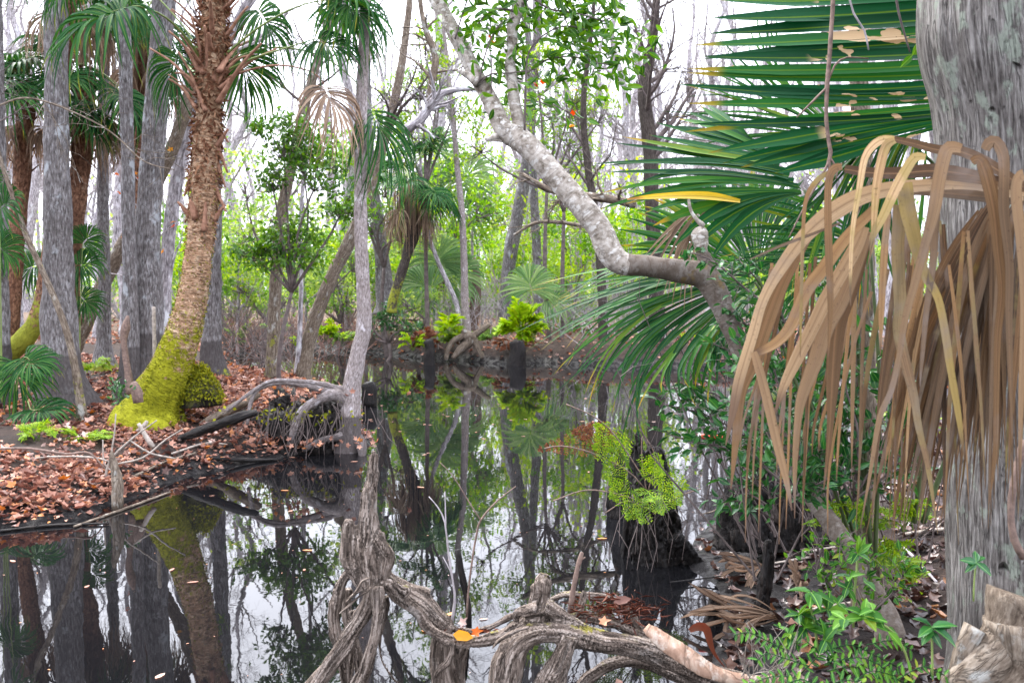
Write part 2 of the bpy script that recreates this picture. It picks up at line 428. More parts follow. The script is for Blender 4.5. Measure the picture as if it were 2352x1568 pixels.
def palmmat(name, stops, rib, tip, trans=.25, rough=.38, spec=.5, blotch=None, streak=.5, tipat=.9, moss=None, rot=None):
    g = NT(name); rn = g.attr("rn").outputs["Fac"]; bcv = g.attr("bc").outputs["Vector"]; b = g.n("SeparateXYZ", {"Vector": bcv}).outputs
    mk = g.n("SeparateXYZ", {"Vector": g.attr("mk").outputs["Vector"]}).outputs
    pos = g.n("NewGeometry").outputs["Position"]
    nl = g.noise(g.mapv(bcv, 7, .9, 1), 1, 5, .65)
    f = g.math('ADD', g.math('MULTIPLY', rn, .9), g.math('MULTIPLY', g.math('SUBTRACT', nl, .43), streak))
    c = g.ramp(f, stops)
    ax = g.math('ABSOLUTE', b[0])
    c = g.mix(g.math('MULTIPLY', g.sstep(ax, .16, .02), .75), c, rib)
    c = g.mix(g.math('MULTIPLY', g.sstep(ax, .9, 1.0), .5), c, tuple(x * .4 for x in stops[0][1]))
    n5 = g.noise(pos, 9, 4, .6)
    if blotch is not None:
        sh = g.n('CombineXYZ', {0: g.math('MULTIPLY', rn, .16), 1: 0.0, 2: 0.0}).outputs[0]; vp = g.n('VectorMath', {0: pos, 1: sh}, operation='ADD').outputs[0]
        q = g.sstep(g.math('ADD', g.noise(g.mapv(vp, 1, 1, 2.2), 6.0, 2, .5), g.math('MULTIPLY', g.math('SUBTRACT', g.noise(g.mapv(bcv, 1, 40, 1), 1, 3), .5), .07)), .63, .635)
        q = g.math('MULTIPLY', q, g.math('MULTIPLY', g.sstep(b[1], .10, .14), g.sstep(b[1], .66, .6)))
        c = g.mix(q, c, blotch)
    if moss is not None:
        c = g.mix(g.math('MULTIPLY', g.sstep(g.math('ADD', n5, mk[2]), .52, .72), .6), c, moss)
    if rot is not None:
        fz = g.math('FRACT', g.math('MULTIPLY', b[2], 7.31))
        c = g.mix(g.math('MULTIPLY', g.sstep(fz, .55, .75), .35), c, g.mix(nl, (.06, .045, .032), (.22, .17, .12)))
        c = g.mix(g.math('MULTIPLY', g.sstep(g.noise(pos, 120, 3, .7), .60, .72), .6), c, (.05, .03, .02))
        c = g.mix(g.math('MULTIPLY', g.sstep(g.noise(pos, 4.5, 4, .6), .5, .7), .8), c, rot)
    c = g.mix(g.math('MULTIPLY', g.sstep(g.math('ADD', b[1], g.math('MULTIPLY', g.math('SUBTRACT', rn, .5), .25)), tipat, 1.02), .85), c, tip)
    tc = g.n("HueSaturation", {"Hue": .49, "Saturation": 1.1, "Value": 1.3, "Color": c}).outputs[0]
    bmp = g.bump(g.noise(g.mapv(bcv, 14, 1.2, 1), 1, 3, .6), .25, .004)
    a = g.pbr(c, rough, spec, bmp); t = g.n("BsdfTranslucent", {"Color": tc}).outputs[0]
    g.surf(g.n("MixShader", {0: trans, 1: a, 2: t}).outputs[0])
    return g.m

def plain(name, c1, c2, scale=20, rough=.8, spec=.3, bump=.3):
    g = NT(name); pos = g.n("TexCoord").outputs["Object"]; n = g.noise(pos, scale, 6, .6)
    g.surf(g.pbr(g.ramp(n, [(.3, c1), (.7, c2)]), rough, spec, g.bump(n, bump, .01)))
    return g.m

MT = {}
MT['grey'] = bark("grey_bark", (.040, .034, .032), (.135, .122, .118), (.29, .28, .28), 60, 14, .7, .012, ((.36, .38, .39), .58, 7))
MT['pale'] = bark("pale_bark", (.08, .062, .055), (.22, .185, .172), (.36, .32, .31), 90, 26, .5, .008, ((.5, .47, .48), .58, 14))
MT['far'] = bark("far_bark", (.09, .078, .08), (.27, .245, .25), (.50, .47, .48), 40, 8, .6, .01, ((.50, .51, .52), .55, 4), contrast=1.4)  # pale lichened bark, lightened further to paint in washed-out distance
MT['dark'] = bark("dark_bark", (.018, .014, .012), (.05, .04, .034), (.10, .085, .07), 60, 14, .7, .012, ((.14, .14, .10), .66, 8))
MT['brown'] = bark("brown_bark", (.05, .036, .026), (.135, .105, .078), (.25, .21, .165), 60, 16, .6, .01, ((.34, .34, .31), .58, 10))
MT['palm'] = bark("palm_bark", (.13, .065, .035), (.36, .22, .13), (.56, .40, .27), 18, 60, 1.0, .03, ((.50, .37, .25), .58, 9), moss=(.22, .22, .012), patch=(.13, .045, .024))
MT['fibre'] = bark("palm_fibre", (.045, .022, .014), (.15, .075, .045), (.30, .17, .11), 40, 20, 1.0, .02, ((.3, .22, .16), .62, 9), moss=(.16, .17, .02))
MT['hero'] = bark("smooth_bark", (.085, .066, .048), (.28, .245, .205), (.44, .41, .365), 30, 34, .6, .006, ((.50, .48, .44), .53, 22), horiz=True, stain=(.075, .055, .042), patch=(.42, .27, .03))
MT['snag'] = bark("weathered_bark", (.035, .030, .027), (.135, .123, .112), (.28, .265, .245), 120, 10, 1.0, .02, ((.22, .25, .20), .55, 18), moss=(.16, .17, .05), pits=True, patch=(.24, .22, .07), fis=.45, contrast=1.0)
MT['root'] = bark("weathered_root", (.028, .021, .016), (.145, .112, .09), (.31, .26, .22), 130, 7, .9, .010, ((.30, .265, .235), .62, 9), moss=(.17, .15, .03), patch=(.22, .10, .045), contrast=1.6, fis=.8)
MT['wet'] = bark("wet_black_bark", (.003, .0025, .0024), (.009, .007, .006), (.028, .021, .017), 60, 10, .9, .015, ((.035, .03, .026), .68, 9), rough=.6, spec=.2, moss=(.05, .05, .012), patch=(.07, .025, .012))
MT['twig'] = plain("twig_bark", (.16, .14, .14), (.40, .365, .37), 14)  # lightened as well, so far crowns carry the same painted paleness
MT['twigd'] = plain("dark_twig_bark", (.05, .038, .034), (.14, .11, .10), 14)
MT['dry'] = plain("dry_twig", (.15, .125, .10), (.38, .33, .28), 30)
MT['vine'] = plain("vine_bark", (.07, .045, .036), (.20, .135, .105), 40)
MT['palmleaf'] = palmmat("palm_leaf", [(.0, (.004, .034, .008)), (.5, (.010, .064, .014)), (1, (.034, .11, .020))], (.16, .24, .03), (.22, .20, .02), .25, .5, .10)
MT['fanleaf'] = palmmat("near_palm_leaf", [(.0, (.003, .034, .011)), (.5, (.007, .062, .020)), (1, (.022, .11, .016))], (.09, .16, .008), (.26, .19, .02), .16, .42, .14, blotch=(.42, .30, .17), tipat=.965)
MT['fanleaf2'] = palmmat("plain_palm_leaf", [(.0, (.003, .034, .010)), (.5, (.009, .070, .016)), (.85, (.036, .13, .014)), (1, (.18, .19, .010))], (.09, .16, .010), (.32, .20, .015), .22, .42, .14, tipat=.94)
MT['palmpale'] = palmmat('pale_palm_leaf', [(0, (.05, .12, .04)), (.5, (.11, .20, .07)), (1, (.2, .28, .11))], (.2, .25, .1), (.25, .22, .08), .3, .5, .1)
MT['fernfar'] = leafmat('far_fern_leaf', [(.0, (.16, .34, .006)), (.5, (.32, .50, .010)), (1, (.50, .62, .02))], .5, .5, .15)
MT['deadleaf'] = palmmat("dead_palm_leaf", [(.0, (.035, .023, .016)), (.35, (.10, .060, .030)), (.65, (.22, .135, .064)), (1, (.45, .33, .19))], (.16, .095, .05), (.08, .05, .035), .25, .65, .12, moss=(.20, .165, .05), rot=(.15, .12, .10), streak=.6)
MT['deadfan'] = palmmat("dry_fan_leaf", [(.0, (.10, .065, .045)), (.5, (.24, .165, .11)), (1, (.40, .30, .21))], (.14, .09, .06), (.12, .08, .05), .25, .7, .2)
MT['petiole'] = plain("palm_stalk", (.10, .16, .035), (.20, .24, .07), 9, .5, .4, .1)
MT['boot'] = plain("palm_boot", (.13, .055, .032), (.36, .20, .13), 16, .8, .2, .5)
MT['leafA'] = leafmat("glossy_leaf", [(.0, (.016, .075, .007)), (.5, (.045, .16, .009)), (1, (.13, .29, .014))], .38, .36, .4, rib=(.16, .26, .03))
MT['leafB'] = leafmat("bright_leaf", [(.0, (.07, .20, .010)), (.5, (.16, .33, .014)), (1, (.32, .44, .03))], .5, .45, .3)  # yellow-green raised to imitate light shining through mid-ground leaves
MT['leafC'] = leafmat("soft_shrub_leaf", [(.0, (.08, .19, .035)), (.5, (.19, .33, .06)), (1, (.36, .46, .10))], .5, .5, .25)  # raised likewise, the look of lit foliage put into the colour
MT['leafD'] = leafmat("deep_green_leaf", [(.0, (.008, .055, .013)), (.5, (.016, .095, .022)), (1, (.04, .15, .025))], .25, .33, .35, rib=(.10, .22, .05))
MT['leafE'] = leafmat("seedling_leaf", [(.0, (.012, .065, .012)), (.5, (.036, .14, .012)), (.85, (.09, .22, .012)), (1, (.22, .26, .02))], .35, .5, .2, rib=(.16, .33, .05))
MT['fern'] = leafmat("fern_leaf", [(.0, (.08, .20, .006)), (.5, (.20, .36, .010)), (1, (.36, .48, .02))], .4, .5, .25)
MT['deadfern'] = leafmat("dead_fern_leaf", [(.0, (.08, .025, .014)), (.5, (.18, .065, .03)), (1, (.30, .13, .06))], .3, .7, .15)
MT['autumn'] = leafmat("autumn_leaf", [(.0, (.40, .04, .01)), (.5, (.55, .13, .01)), (1, (.60, .32, .02))], .4, .5, .25)
MT['litter'] = leafmat("fallen_leaf", [(.0, (.055, .026, .020)), (.2, (.15, .066, .046)), (.5, (.32, .15, .10)), (.78, (.46, .25, .17)), (.92, (.50, .18, .035)), (1, (.56, .40, .34))], .15, .6, .3)
MT['litterwet'] = leafmat("wet_fallen_leaf", [(.0, (.02, .012, .010)), (.5, (.075, .038, .028)), (.85, (.15, .082, .06)), (1, (.33, .14, .04))], .08, .35, .5)
MT['straw'] = leafmat("red_straw", [(.0, (.05, .014, .008)), (1, (.20, .062, .03))], .1, .7, .2)

# ------------------------------------------------------------------ ground, water, sky
def poly_from(px):
    return [tuple(G(x, y, 0.0)[:2]) for x, y in px]
LEFT = [(-90, 2.0), (-14, 4.2), (-7, 5.6)] + poly_from([(0, 1212), (110, 1204), (200, 1188), (270, 1160), (340, 1134), (450, 1092), (560, 1062), (650, 1050), (740, 1038), (812, 1034), (832, 1022), (836, 985), (815, 925), (770, 893), (690, 884), (600, 880), (556, 868), (530, 845), (548, 806)]) \
    + poly_from([(640, 797), (740, 802), (840, 808), (900, 815), (960, 824), (1010, 822), (1060, 828), (1150, 836), (1250, 833), (1330, 839), (1500, 842), (1700, 846), (2000, 850)]) + [(22, 17.5), (90, 20), (90, 160), (-90, 160)]
RIGHT = poly_from([(1676, 1129), (1650, 1178), (1600, 1225), (1575, 1262), (1590, 1310), (1640, 1345), (1668, 1395), (1672, 1450), (1640, 1500), (1622, 1560), (1628, 1640)]) + [(1.0, 2.6), (1.4, 1.6), (2.2, 0.6), (60, -2), (60, 9.5)] + poly_from([(2900, 905), (2300, 915), (2000, 930), (1850, 955), (1760, 1005), (1712, 1070)])

def sdist(X, Y, poly):
    """signed distance to a shore line: positive on land"""
    X = np.asarray(X, float); Y = np.asarray(Y, float)
    d = np.full(X.shape, 1e9); ins = np.zeros(X.shape, bool)
    n = len(poly)
    for i in range(n):
        ax, ay = poly[i]; bx, by = poly[(i + 1) % n]
        ex, ey = bx - ax, by - ay
        t = np.clip(((X - ax) * ex + (Y - ay) * ey) / (ex * ex + ey * ey + 1e-12), 0, 1)
        d = np.minimum(d, (X - ax - t * ex) ** 2 + (Y - ay - t * ey) ** 2)
        c = ((ay > Y) != (by > Y)) & (X < (bx - ax) * (Y - ay) / ((by - ay) if abs(by - ay) > 1e-12 else 1e-12) + ax)
        ins ^= c
    return np.sqrt(d) * np.where(ins, 1, -1)

_ph = rng.uniform(0, 6.3, (8, 2)); _dr = rng.normal(0, 1, (8, 2)); _dr /= np.linalg.norm(_dr, axis=1, keepdims=True)
def wob(X, Y, f):
    s = 0
    for q in range(8):
        ff = f * (0.7 + 0.25 * q)
        s = s + np.sin((X * _dr[q, 0] + Y * _dr[q, 1]) * ff + _ph[q, 0] + 1.5 * np.sin((X * _dr[q, 1] - Y * _dr[q, 0]) * ff * .6 + _ph[q, 1])) / (1 + .35 * q)
    return s / 4.0
MOUND = [(G(700, 955, .25), .62, .05), (G(620, 935, .3), .45, .03), (G(760, 985, .15), .4, .03)]
def ground_z(X, Y):
    X = np.asarray(X, float); Y = np.asarray(Y, float)
    a = sdist(X, Y, LEFT) + .10 * wob(X, Y, 5.0) + .05 * wob(X, Y, 14.0); b = sdist(X, Y, RIGHT) + .06 * wob(X, Y, 7.0)
    far = np.clip((Y - 14) / 4, 0, 1)
    za = np.where(a > 0, (.40 + .05 * far) * (1 - np.exp(-np.maximum(a, 0) / (.85 - .45 * far))) + np.minimum(np.maximum(a, 0), 1) * (.05 * wob(X, Y, 2.2) + .03 * wob(X, Y, 7)) + .010 * np.minimum(np.maximum(a - 1, 0), 30), np.maximum(a * .55, -.5))
    bb = np.maximum(b, 0)
    zb = np.where(b > 0, .035 * (1 - np.exp(-bb / .08)) + .30 * np.clip(bb - .25, 0, 1.2) / 1.2 + np.minimum(bb * 1.5, 1) * (.028 * wob(X, Y, 6.5) + .018 * wob(X, Y, 15)), np.maximum(b * .4, -.5))
    z = np.maximum(za, zb)
    for c, s, h in MOUND:
        z = z + h * np.exp(-((X - c[0]) ** 2 + (Y - c[1]) ** 2) / (s * s)) * (z > -.05)
    return z

def axis_steps(lo, hi, fine_lo, fine_hi, fs, grow_=1.09):
    v = list(np.arange(fine_lo, fine_hi, fs)); s = fs; x = v[-1]
    while x < hi: s *= grow_; x += s; v.append(x)
    s = fs; x = v[0]; w = []
    while x > lo: s *= grow_; x -= s; w.append(x)
    return np.array(w[::-1] + v)
gx = axis_steps(-95, 95, -6, 4.5, .05); gy = axis_steps(-12, 165, 2.5, 13, .05, 1.05)
GX, GY = np.meshgrid(gx, gy); GZ = ground_z(GX, GY)
g_mb = MB(); ny, nx = GX.shape
ii = (np.arange(ny - 1) * nx)[:, None]; jj = np.arange(nx - 1)[None]
g_mb.add(np.stack([GX, GY, GZ], -1), np.stack([ii + jj, ii + jj + 1, ii + nx + jj + 1, ii + nx + jj], -1).reshape(-1, 4))
g = NT("swamp_soil"); pos = g.n("NewGeometry").outputs["Position"]; z = g.n("SeparateXYZ", {"Vector": pos}).outputs
n1 = g.noise(pos, 9, 8, .65); n2 = g.noise(pos, 1.3, 4, .6); n3 = g.noise(pos, 55, 4, .7)
c = g.ramp(g.math('ADD', g.math('MULTIPLY', n1, .6), g.math('MULTIPLY', n3, .4)), [(.3, (.008, .006, .005)), (.5, (.026, .017, .013)), (.72, (.075, .046, .034))])
c = g.mix(g.math('MULTIPLY', g.sstep(n2, .5, .65), .6), c, (.018, .014, .013))
wet = g.sstep(g.math('ADD', z[2], g.math('MULTIPLY', g.math('SUBTRACT', n1, .5), .16)), .20, .06)
c = g.mix(wet, c, (.006, .005, .005))
fardry = g.math('MULTIPLY', g.sstep(z[1], 16, 26), g.sstep(g.math('ADD', z[2], g.math('MULTIPLY', n1, .2)), .40, .55))
c = g.mix(g.math('MULTIPLY', fardry, .6), c, g.mix(n1, (.09, .06, .04), (.24, .17, .12)))
rg = g.math('SUBTRACT', .9, g.math('MULTIPLY', g.math('MULTIPLY', wet, g.sstep(n1, .45, .55)), .55))
g.surf(g.pbr(c, rg, .15, g.bump(g.math('ADD', n1, g.math('MULTIPLY', n3, .4)), .9, .03)))
ground = g_mb.build("ground", g.m); ground["kind"] = "structure"

w_mb = MB(); w_mb.add([(-120, -12, 0), (120, -12, 0), (120, 170, 0), (-120, 170, 0)], [(0, 1, 2, 3)])
g = NT("black_water"); pos = g.n("NewGeometry").outputs["Position"]
h = g.math('ADD', g.math('MULTIPLY', g.noise(g.mapv(pos, 1, .6, 1), 2.2, 2, .5), 1.0), g.math('MULTIPLY', g.noise(g.mapv(pos, 1, .7, 1), 11, 2, .5, .3), .16))
g.surf(g.pbr((.004, .004, .0045), .012, .5, g.bump(h, .022, .05), IOR=1.36))
water = w_mb.build("water", g.m, smooth=False); water["kind"] = "structure"

w = bpy.data.worlds.new("World"); sc.world = w; w.use_nodes = True
nt = w.node_tree; nt.nodes.clear()
sky = nt.nodes.new("ShaderNodeTexSky"); sky.sky_type = 'NISHITA'; sky.sun_disc = False
SUN_EL, SUN_AZ = math.radians(52), math.radians(-35)
sky.sun_elevation = SUN_EL; sky.sun_rotation = SUN_AZ; sky.air_density = 1.0; sky.dust_density = 6.0
hs = nt.nodes.new("ShaderNodeHueSaturation"); hs.inputs["Saturation"].default_value = .22
mx = nt.nodes.new("ShaderNodeMixRGB"); mx.inputs[0].default_value = .6; mx.inputs[2].default_value = (8.9, 9.3, 11.0, 1)
bg = nt.nodes.new("ShaderNodeBackground"); bg.inputs["Strength"].default_value = .15
wo = nt.nodes.new("ShaderNodeOutputWorld")
nt.links.new(sky.outputs[0], hs.inputs["Color"]); nt.links.new(hs.outputs[0], mx.inputs[1]); tc = nt.nodes.new("ShaderNodeTexCoord"); sx = nt.nodes.new("ShaderNodeSeparateXYZ"); mr = nt.nodes.new("ShaderNodeMapRange"); mr.inputs["From Min"].default_value = 0; mr.inputs["From Max"].default_value = .9; mr.inputs["To Min"].default_value = .55; mr.inputs["To Max"].default_value = 1.35
vm = nt.nodes.new("ShaderNodeVectorMath"); vm.operation = 'SCALE'   # an overcast sky is brighter overhead than at the horizon
nt.links.new(tc.outputs["Generated"], sx.inputs[0]); nt.links.new(sx.outputs[2], mr.inputs["Value"]); nt.links.new(mr.outputs[0], vm.inputs["Scale"]); nt.links.new(mx.outputs[0], vm.inputs[0]); nt.links.new(vm.outputs[0], bg.inputs[0]); nt.links.new(bg.outputs[0], wo.inputs[0])
sun_d = bpy.data.lights.new("sun", 'SUN'); sun_d.energy = 1.5; sun_d.angle = math.radians(30); sun_d.color = (1, .97, .92)
sun = bpy.data.objects.new("sun", sun_d); COL.objects.link(sun)
_sd = Vector((math.sin(SUN_AZ) * math.cos(SUN_EL), math.cos(SUN_AZ) * math.cos(SUN_EL), math.sin(SUN_EL)))
sun.rotation_euler = _sd.to_track_quat('Z', 'Y').to_euler()
vs = sc.view_settings; vs.view_transform = 'Standard'; vs.look = 'None'; vs.gamma = 1; vs.use_curve_mapping = False; vs.exposure = 2.15
sc.cycles.max_bounces = 6; sc.cycles.diffuse_bounces = 3; sc.cycles.glossy_bounces = 3; sc.cycles.transmission_bounces = 4; sc.cycles.transparent_max_bounces = 4
sc.cycles.use_denoising = True
sc.cycles.sample_clamp_indirect = 6.0

# ------------------------------------------------------------------ leaf litter
def scatter(name, n, xr, yr, size, mat, label, zmin=.03, zmax=9, flat=2.2, lift=.012, power=1.0, rnf=None, keep=None, kind='lit'):
    X = rng.uniform(*xr, n * 3); Y = yr[0] + (yr[1] - yr[0]) * rng.uniform(0, 1, n * 3) ** power
    Z = ground_z(X, Y)
    k = (Z > zmin) & (Z < zmax)
    dens = np.clip(.75 + 1.2 * wob(X, Y, 1.6) + .9 * wob(X + 9, Y, 5.0), 0.03, 1); k &= rng.uniform(0, 1, len(X)) < dens
    if keep is not None: k &= keep(X, Y, Z)
    X, Y, Z = X[k][:n], Y[k][:n], Z[k][:n]; m = len(X)
    nr = rdir(m, flat); mb = MB()
    L = size * rng.uniform(.55, 1.3, m)
    a = rng.uniform(0, 6.3, m)
    leaves(mb, np.stack([X, Y, Z + lift + rng.uniform(0, .02, m)], -1), np.stack([np.cos(a), np.sin(a), rng.normal(0, .25, m)], -1), nr, L, L * rng.uniform(.6, 1.0, m), kind, rn=rng.uniform(0, 1, m) if rnf is None else rnf(m), zs=1.4)
    return tag(mb.build(name, mat), label, "leaf litter", None, "stuff")
scatter("leaf_litter", 15000, (-7.5, -.7), (6.3, 16), .088, MT['litter'], "brown and orange fallen leaves covering the left bank", .03, power=1.35)
scatter("leaf_litter", 9000, (-7.5, -.7), (6.0, 13), .042, MT['litter'], "small scraps of fallen leaves along the left bank's edge", .0, power=1.2, rnf=lambda m: rng.uniform(0, 1, m) ** 1.6, kind='dia')
scatter("leaf_litter", 7000, (-12, 14), (18.5, 30), .11, MT['litter'], "reddish fallen leaves along the far bank", .02, power=1.5)
scatter("leaf_litter", 3800, (.55, 4.2), (2.4, 9), .085, MT['litterwet'], "dark wet fallen leaves on the muddy right bank", .012)
# leaves and specks afloat
fm = MB(); n = 620
fx = rng.uniform(-3.2, 2.6, n); fy = rng.uniform(3.6, 14, n); kk = (ground_z(fx, fy) < -.02); fx, fy = fx[kk], fy[kk]; n = len(fx)
a = rng.uniform(0, 6.3, n); L = np.where(rng.uniform(0, 1, n) < .14, rng.uniform(.04, .075, n), rng.uniform(.008, .018, n))
leaves(fm, np.stack([fx, fy, np.full(n, .004)], -1), np.stack([np.cos(a), np.sin(a), 0 * a], -1), np.tile([[0, 0, 1.0]], (n, 1)), L, L * .45, 'ova', rn=rng.uniform(.5, 1, n), zs=.15)
tag(fm.build("floating_leaves", MT['litter']), "small fallen leaves and specks floating on the black water", "floating leaves", None, "stuff")

HZ = 0.0

# ------------------------------------------------------------------ trees: helpers
def hit(px, py, dmax=110):
    """distance at which a reading first meets the ground"""
    ds = np.geomspace(1.5, dmax, 700)
    pts = np.array([P(px, py, q) for q in ds])
    k = np.nonzero(pts[:, 2] <= np.maximum(ground_z(pts[:, 0], pts[:, 1]), 0))[0]
    return float(ds[k[0]]) if len(k) else dmax

def spine(sp, d):
    """[(px,py,width[,d])...] -> points, radii"""
    pts, rad = [], []
    for q in sp:
        dd = q[3] if len(q) > 3 else d
        pts.append(P(q[0], q[1], dd)); rad.append(q[2] * .5 * dd / F0)
    return np.array(pts), np.array(rad)

def extend(pts, rad, top, up=.5, end=.35):
    if pts[-1][2] >= top: return pts, rad
    d = nrm(pts[-1] - pts[-2]); L = (top - pts[-1][2])
    ex, er, p = [], [], pts[-1]
    for q in range(4):
        d = nrm(d + np.array([rng.normal(0, .05), rng.normal(0, .05), up * .3])); p = p + d * L / 4 / max(d[2], .4)
        ex.append(p); er.append(rad[-1] * (1 - (1 - end) * (q + 1) / 4))
    return np.concatenate([pts, ex]), np.concatenate([rad, er])

def sink(pts, rad, dz=.2, fl=1.25):
    b = pts[0].copy(); d = nrm(pts[1] - pts[0]); b = b - np.array([d[0] * .1, d[1] * .1, dz])
    return np.concatenate([[b], pts]), np.concatenate([[rad[0] * fl], rad])

def mk_height(z0, moss=0, hm=.5, stain=0, hs=.5, patch=0.0):
    def f(V):
        o = np.zeros(V.shape); z = V[..., 2] - z0
        o[..., 0] = moss * np.exp(-np.maximum(z, 0) / hm) if moss else -.3
        o[..., 1] = np.clip(stain * (1 - (z - hs) / .12), 0, 1) if stain else 0
        o[..., 2] = patch
        return o
    return f

def flare(pts_z0, amp=.5, h=.5, k=5, ph=0.0):
    def f(L, th):
        return 1 + amp * np.exp(-L / h) * (.35 + .65 * np.abs(np.cos(th * k / 2 + ph + .4 * np.sin(th * 2)))) * 1.0
    return f

def bare_crown(mb, p, r, n1=12, n2=6, n3=5, L1=2.2, t0=.5, up=.10, seed=None, rmin=.004, sides=3, ang=(30, 70)):
    gg = np.random.default_rng(seed if seed is not None else int(rng.integers(1e9)))
    k = np.linspace(0, len(p) - 1, 12).astype(int)
    A, Ra = grow(p[k][None], r[k][None], n1, L1, ang, t0, 6, .16, up, .5, rmin * 1.5, gg)
    tubes(mb, A, Ra, 5)
    B, Rb = grow(A, Ra, n2, L1 * .5, (25, 65), .2, 5, .2, up * .6, .6, rmin, gg)
    tubes(mb, B, Rb, sides)
    C, Rc = grow(B, Rb, n3, L1 * .26, (25, 70), .15, 4, .25, 0.02, .7, rmin * .7, gg)
    tubes(mb, C, Rc, 3)
    return A, B, C

def bare_tree(name, label, cat, sp, mat, d=None, group=None, top=9, n=14, step=.12, sides=14, moss=0, stain=0, hs=.5, hm=.5, fl=(.4, .4, 5), lump=.06, tw='twig', t0=.5, L1=2.2, groove=0.0, crown=True, patch=0, n2=6, n3=5, extra=None):
    d = d or hit(sp[0][0], sp[0][1])
    pts, rad = spine(sp, d); z0 = pts[0][2]
    loc = pts[0].copy(); loc[2] = max(float(ground_z(loc[0], loc[1])), -.05)
    pts, rad = sink(pts, rad); pts, rad = extend(pts, rad, top)
    t = thing(name, label, cat, loc, group)
    mb = MB()
    p, r = tube(mb, pts, rad, sides, step, lump, 2.5, groove, 7, mk_height(z0, moss, hm, stain, hs, patch), flute=flare(0, fl[0], fl[1], fl[2], rng.uniform(0, 6)))
    if extra is not None: extra(mb, pts, d)
    mb.build("trunk", mat, t)
    if crown:
        mb = MB(); abc = bare_crown(mb, p, r, n, n2, n3, L1, t0)
        mb.build("crown", MT[tw], t)
        return t, p, r, abc
    return t, p, r, None

# ------------------------------------------------------------------ left bank: grey trees
bare_tree("grey_tree", "rough grey trunk with a dark wet foot, cut off by the left edge", "tree", [(-8, 930, 78), (-4, 860, 52), (0, 720, 42), (-2, 500, 36), (-8, 200, 34), (-14, -40, 32)], MT['grey'], stain=.9, hs=.55, top=9)
bare_tree("grey_tree", "stout straight grey trunk with a swollen foot, nearest grey tree on the left bank", "tree", [(150, 930, 118), (146, 880, 92), (138, 790, 80), (134, 640, 70), (131, 400, 58), (129, 200, 53), (127, -40, 50)], MT['grey'], stain=.55, hs=.5, fl=(.75, .35, 5), top=10, n=18)
bare_tree("grey_tree", "slim grey trunk with a mossy flared foot, left of the twin trunks", "tree", [(240, 850, 52), (238, 790, 34), (240, 650, 28), (236, 450, 26), (237, 250, 24), (243, -40, 22)], MT['grey'], moss=.9, hm=.15, fl=(.8, .3, 6), top=9)
bare_tree("grey_tree", "slender pale grey trunk hard against the left side of the big grey tree", "tree", [(296, 915, 66), (298, 850, 46), (299, 700, 36), (295, 500, 30), (292, 300, 30), (286, 100, 30), (283, -40, 28)], MT['grey'], stain=.8, hs=.5, fl=(.5, .3, 5), top=9)
bare_tree("grey_tree", "big grey trunk with a dark band at its foot, behind the mossy palm", "tree", [(340, 905, 128), (336, 850, 96), (336, 760, 78), (338, 600, 62), (347, 400, 54), (362, 200, 52), (376, 0, 50), (380, -60, 48)], MT['grey'], stain=.9, hs=.62, fl=(.6, .4, 6), top=11, n=18)
t, p, r, _ = bare_tree("grey_tree", "grey trunk with tufts of air plants, just right of the mossy palm", "tree", [(490, 862, 62), (488, 830, 50), (486, 780, 42), (490, 650, 36), (493, 480, 32), (496, 250, 30), (500, -40, 28)], MT['grey'], stain=.8, hs=.42, moss=.5, hm=.1, top=10)
mb = MB()
for q in (.30, .36, .42):
    c = p[int(len(p) * q)] + np.array([0, -.10, 0]); m = 26
    leaves(mb, np.repeat(c[None], m, 0) + rng.normal(0, .04, (m, 3)), rdir(m, .3), rdir(m), .16 * rng.uniform(.6, 1.2, m), .012, 'dia')
mb.build("air_plant", MT['leafC'], t)
# leaning slim trees at the back channel
bare_tree("slim_tree", "slim brownish tree leaning right, rooted behind the mud mound", "tree", [(625, 872, 34), (628, 800, 29), (634, 640, 27), (648, 480, 25), (678, 350, 24), (702, 240, 22), (735, 120, 18)], MT['brown'], moss=.35, hm=2.5, top=6.5, n=8, tw='twigd', L1=1.4)
bare_tree("slim_tree", "mottled tree slanting right across the narrow channel toward the pale trunk", "tree", [(692, 868, 40), (705, 800, 34), (728, 720, 31), (765, 630, 30), (802, 555, 29), (836, 470, 27), (880, 330, 24)], MT['brown'], moss=.3, hm=3, top=7, n=8, tw='twigd', L1=1.6)
bare_tree("sapling", "thin straight sapling beside the foot of the slanting mottled tree", "tree", [(684, 868, 15), (688, 780, 12), (692, 660, 11), (690, 520, 10), (700, 380, 9)], MT['far'], top=5, n=6, L1=.8, sides=7)
bare_tree("slim_tree", "thin crooked brown sapling leaning in front of the stout grey trunk", "tree", [(188, 965, 24), (183, 910, 19), (168, 820, 17), (148, 745, 16), (110, 650, 14), (62, 545, 13), (36, 470, 12), (12, 400, 11), (-10, 330, 10)], MT['brown'], moss=.2, hm=1.5, top=3.6, n=5, tw='twigd', L1=.7, sides=8, t0=.55)
bare_tree("slim_tree", "dark leaning tree crossing behind the grey trunks on the left", "tree", [(150, 840, 40), (205, 720, 34), (262, 600, 34), (330, 480, 32), (400, 330, 30), (440, 200, 28)], MT['brown'], top=7, n=8, L1=1.6, d=14.5, tw='twigd')
bare_tree("slim_tree", "pale forked tree slanting right behind the big grey trunk", "tree", [(372, 800, 34), (380, 640, 30), (396, 480, 30), (424, 330, 32), (470, 200, 28), (540, 60, 24), (600, -40, 20)], MT['far'], top=8, n=8, d=15.0)
